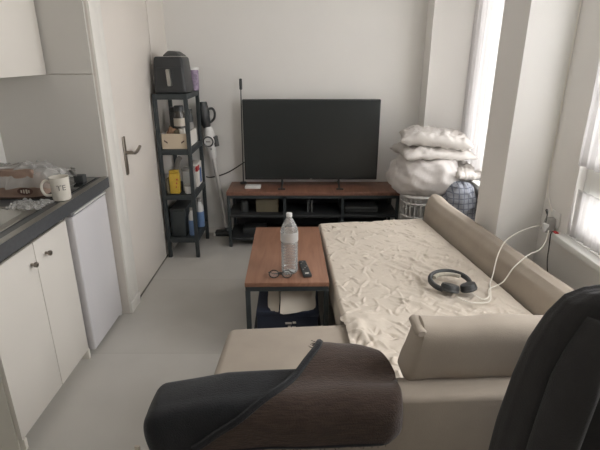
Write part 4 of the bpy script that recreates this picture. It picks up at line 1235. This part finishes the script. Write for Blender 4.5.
def brownf(u, v):
    left = lerp(0.075, 0.055, v / 0.35) if v < 0.35 else lerp(0.055, -0.30, ((v - 0.35) / 0.65) ** 1.25)
    right = lerp(0.225, 0.285, min(1, max(0, (v - 0.25) / 0.25)))
    right -= 0.02 * max(0, (v - 0.9) / 0.1) ** 2
    x = lerp(left, right, u)
    y, z = pathpt(pr_, v)
    y += 0.05 * x
    # fold hump is highest near the left and falls towards both ends
    if v < 0.6:
        w = (0.6 - v) / 0.6
        z -= 0.020 * w * max(0, (u - 0.45) / 0.55) ** 2
        y -= 0.045 * w * max(0, (u - 0.55) / 0.45) ** 2
        z += 0.010 * w * math.exp(-((u - 0.15) / 0.2) ** 2)
    # shallow valley between the fold and the hanging part
    z -= 0.020 * math.exp(-((v - 0.54) / 0.07) ** 2) * (0.4 + 0.6 * u)
    n = noise.noise(Vector((x * 6, v * 5, 2.0)))
    z += 0.006 * n; y += 0.005 * noise.noise(Vector((x * 7, v * 5, 5.0)))
    ee = max(0, (u - 0.93) / 0.07)
    y += 0.02 * ee ** 2 * (1 if v > 0.55 else 0)
    return (x, y, z)
obj('brown_side', add_grid(nbm(), brownf, 90, 80), 'throw_brown', t, smooth=180, solid=0.012, label='brown open-weave side folded over the black')
bm = nbm()
for k in range(46):       # dark woven border along the diagonal fold edge
    pass
add_tube(bm, [Vector(brownf(0.0, 0.10 + 0.9 * k / 40)) + Vector((0.004, -0.001, 0.008)) for k in range(41)], 0.011, seg=8)
add_tube(bm, [Vector(brownf(k / 30, 1.0)) for k in range(31)], 0.008, seg=8)
obj('border', bm, 'throw_black', t, label='black woven border')
bm = nbm()
for k in range(44):
    v = 0.06 + 0.36 * random.random()
    p = Vector(brownf(0.0, v))
    d = Vector((-1, random.uniform(-0.3, 0.5), random.uniform(0.0, 0.7))).normalized() * random.uniform(0.010, 0.028)
    add_tube(bm, [p, p + d * 0.6 + Vector((0, 0, 0.002)), p + d], 0.0008, seg=4)
for k in range(90):
    p = Vector(brownf(random.random(), 1.0))
    d = Vector((random.uniform(-0.4, 0.4), -0.1, -1)).normalized() * random.uniform(0.008, 0.02)
    add_tube(bm, [p, p + d], 0.0009, seg=4)
fo = obj('fringe', bm, 'throw_black', t, smooth=0)
obj('care_tag', add_box(nbm(), -0.462, -0.448, 1.006, 1.012, 0.512, 0.526), 'label_light', t, smooth=0, label='tiny pale tag at the left edge')

# ------------------------------------------------------------------ chair with coat
t = thing('desk_chair', 'dark chair standing behind the sofa under the charcoal coat', 'chair', (0.76, 0.72, 0))
obj('backrest', add_hull(nbm(), [(0.60, 0.915, 0.47), (0.92, 0.915, 0.47), (0.92, 0.945, 0.47), (0.60, 0.945, 0.47),
                                 (0.665, 0.935, 1.02), (0.855, 0.935, 1.02), (0.855, 0.96, 1.02), (0.665, 0.96, 1.02)], bev=0.01), 'chair_metal', t)
box_obj('seat', 'coat', (0.54, 0.98, 0.50, 0.93, 0.425, 0.468), t, bev=0.015)
for (x, y) in ((0.56, 0.52), (0.94, 0.52), (0.56, 0.89), (0.94, 0.89)):
    box_obj('leg', 'chair_metal', (x, x + 0.025, y, y + 0.025, 0, 0.424), t, bev=0.003)
t = thing('coat', 'charcoal coat draped over the chair back behind the sofa', 'coat', (0.76, 0.93, 0.47))
prz = [(1.062, 0.065, 0.016), (1.052, 0.13, 0.030), (1.03, 0.168, 0.040), (0.98, 0.198, 0.050), (0.90, 0.226, 0.062), (0.80, 0.244, 0.072), (0.66, 0.260, 0.082), (0.50, 0.270, 0.090)]
def coatf(u, v):
    k = v * (len(prz) - 1); i = min(int(k), len(prz) - 2); f_ = k - i
    z, w, d_ = (lerp(prz[i][j], prz[i + 1][j], f_) for j in range(3))
    a = 2 * PI * u
    ca, sa = math.cos(a), math.sin(a)
    n = noise.noise(Vector((ca * 2.2, sa * 2.2, z * 1.6))) + 0.5 * noise.noise(Vector((ca * 5, sa * 5, z * 2.4)))
    fold = 0.009 * v * math.sin(a * 7 + 2 * z)
    return (0.772 + (w + 0.012 * n * v) * abs(ca) ** 0.8 * math.copysign(1, ca), 0.935 + (d_ + 0.020 * n * v + fold) * abs(sa) ** 0.8 * math.copysign(1, sa), z + 0.004 * n)
bm = add_grid(nbm(), coatf, 120, 60, wrap_u=True)
top = [vtx for vtx in bm.verts if vtx.co.z > 1.05 and any(e.is_boundary for e in vtx.link_edges)]
bmesh.ops.contextual_create(bm, geom=[e for e in bm.edges if e.is_boundary and e.verts[0].co.z > 1.04])
bmesh.ops.recalc_face_normals(bm, faces=bm.faces)
obj('coat_body', bm, 'coat', t, smooth=180)
bm = nbm()
add_tube(bm, smooth_path([(0.66, 0.895, 1.0), (0.625, 0.865, 0.90), (0.60, 0.850, 0.76), (0.585, 0.848, 0.60), (0.58, 0.85, 0.50)], 6), [0.03 + 0.022 * min(1, k / 8) for k in range(25)], seg=14, flat=0.6)
obj('sleeve', bm, 'coat', t, smooth=180)

# ------------------------------------------------------------------ light: overcast daylight through the windows
w = bpy.data.worlds.new('World'); bpy.context.scene.world = w
w.use_nodes = True
bg = w.node_tree.nodes['Background']
bg.inputs['Color'].default_value = (0.98, 0.985, 1.0, 1)
bg.inputs['Strength'].default_value = 3.2
for (y0, y1, z0, z1) in (W1, W2):
    L = bpy.data.lights.new('window_portal', 'AREA')
    L.shape = 'RECTANGLE'; L.size = (z1 - z0); L.size_y = (y1 - y0)
    L.cycles.is_portal = True
    o = bpy.data.objects.new('window_portal', L); C.objects.link(o)
    o.location = (XR + TH + 0.02, (y0 + y1) / 2, (z0 + z1) / 2)
    o.rotation_euler = (0, PI / 2, 0)

cam = bpy.data.cameras.new('Camera')
cam.sensor_width = 36; cam.sensor_fit = 'HORIZONTAL'
cam.lens = 465 / 600 * 36
co = bpy.data.objects.new('Camera', cam); C.objects.link(co)
co.location = (0, 0, 1.55)
co.rotation_euler = (math.radians(70), 0, 0)
cam.clip_start = 0.01
S_ = bpy.context.scene
S_.camera = co
S_.view_settings.view_transform = 'Standard'
S_.view_settings.look = 'None'
S_.view_settings.gamma = 1
S_.view_settings.exposure = 1.6
try:
    S_.cycles.use_denoising = True
    S_.cycles.max_bounces = 10
    S_.cycles.diffuse_bounces = 6
    S_.cycles.transparent_max_bounces = 24
    S_.cycles.sample_clamp_indirect = 8
except Exception:
    pass
for o in list(bpy.data.objects):
    if '_w' in o: del o['_w']
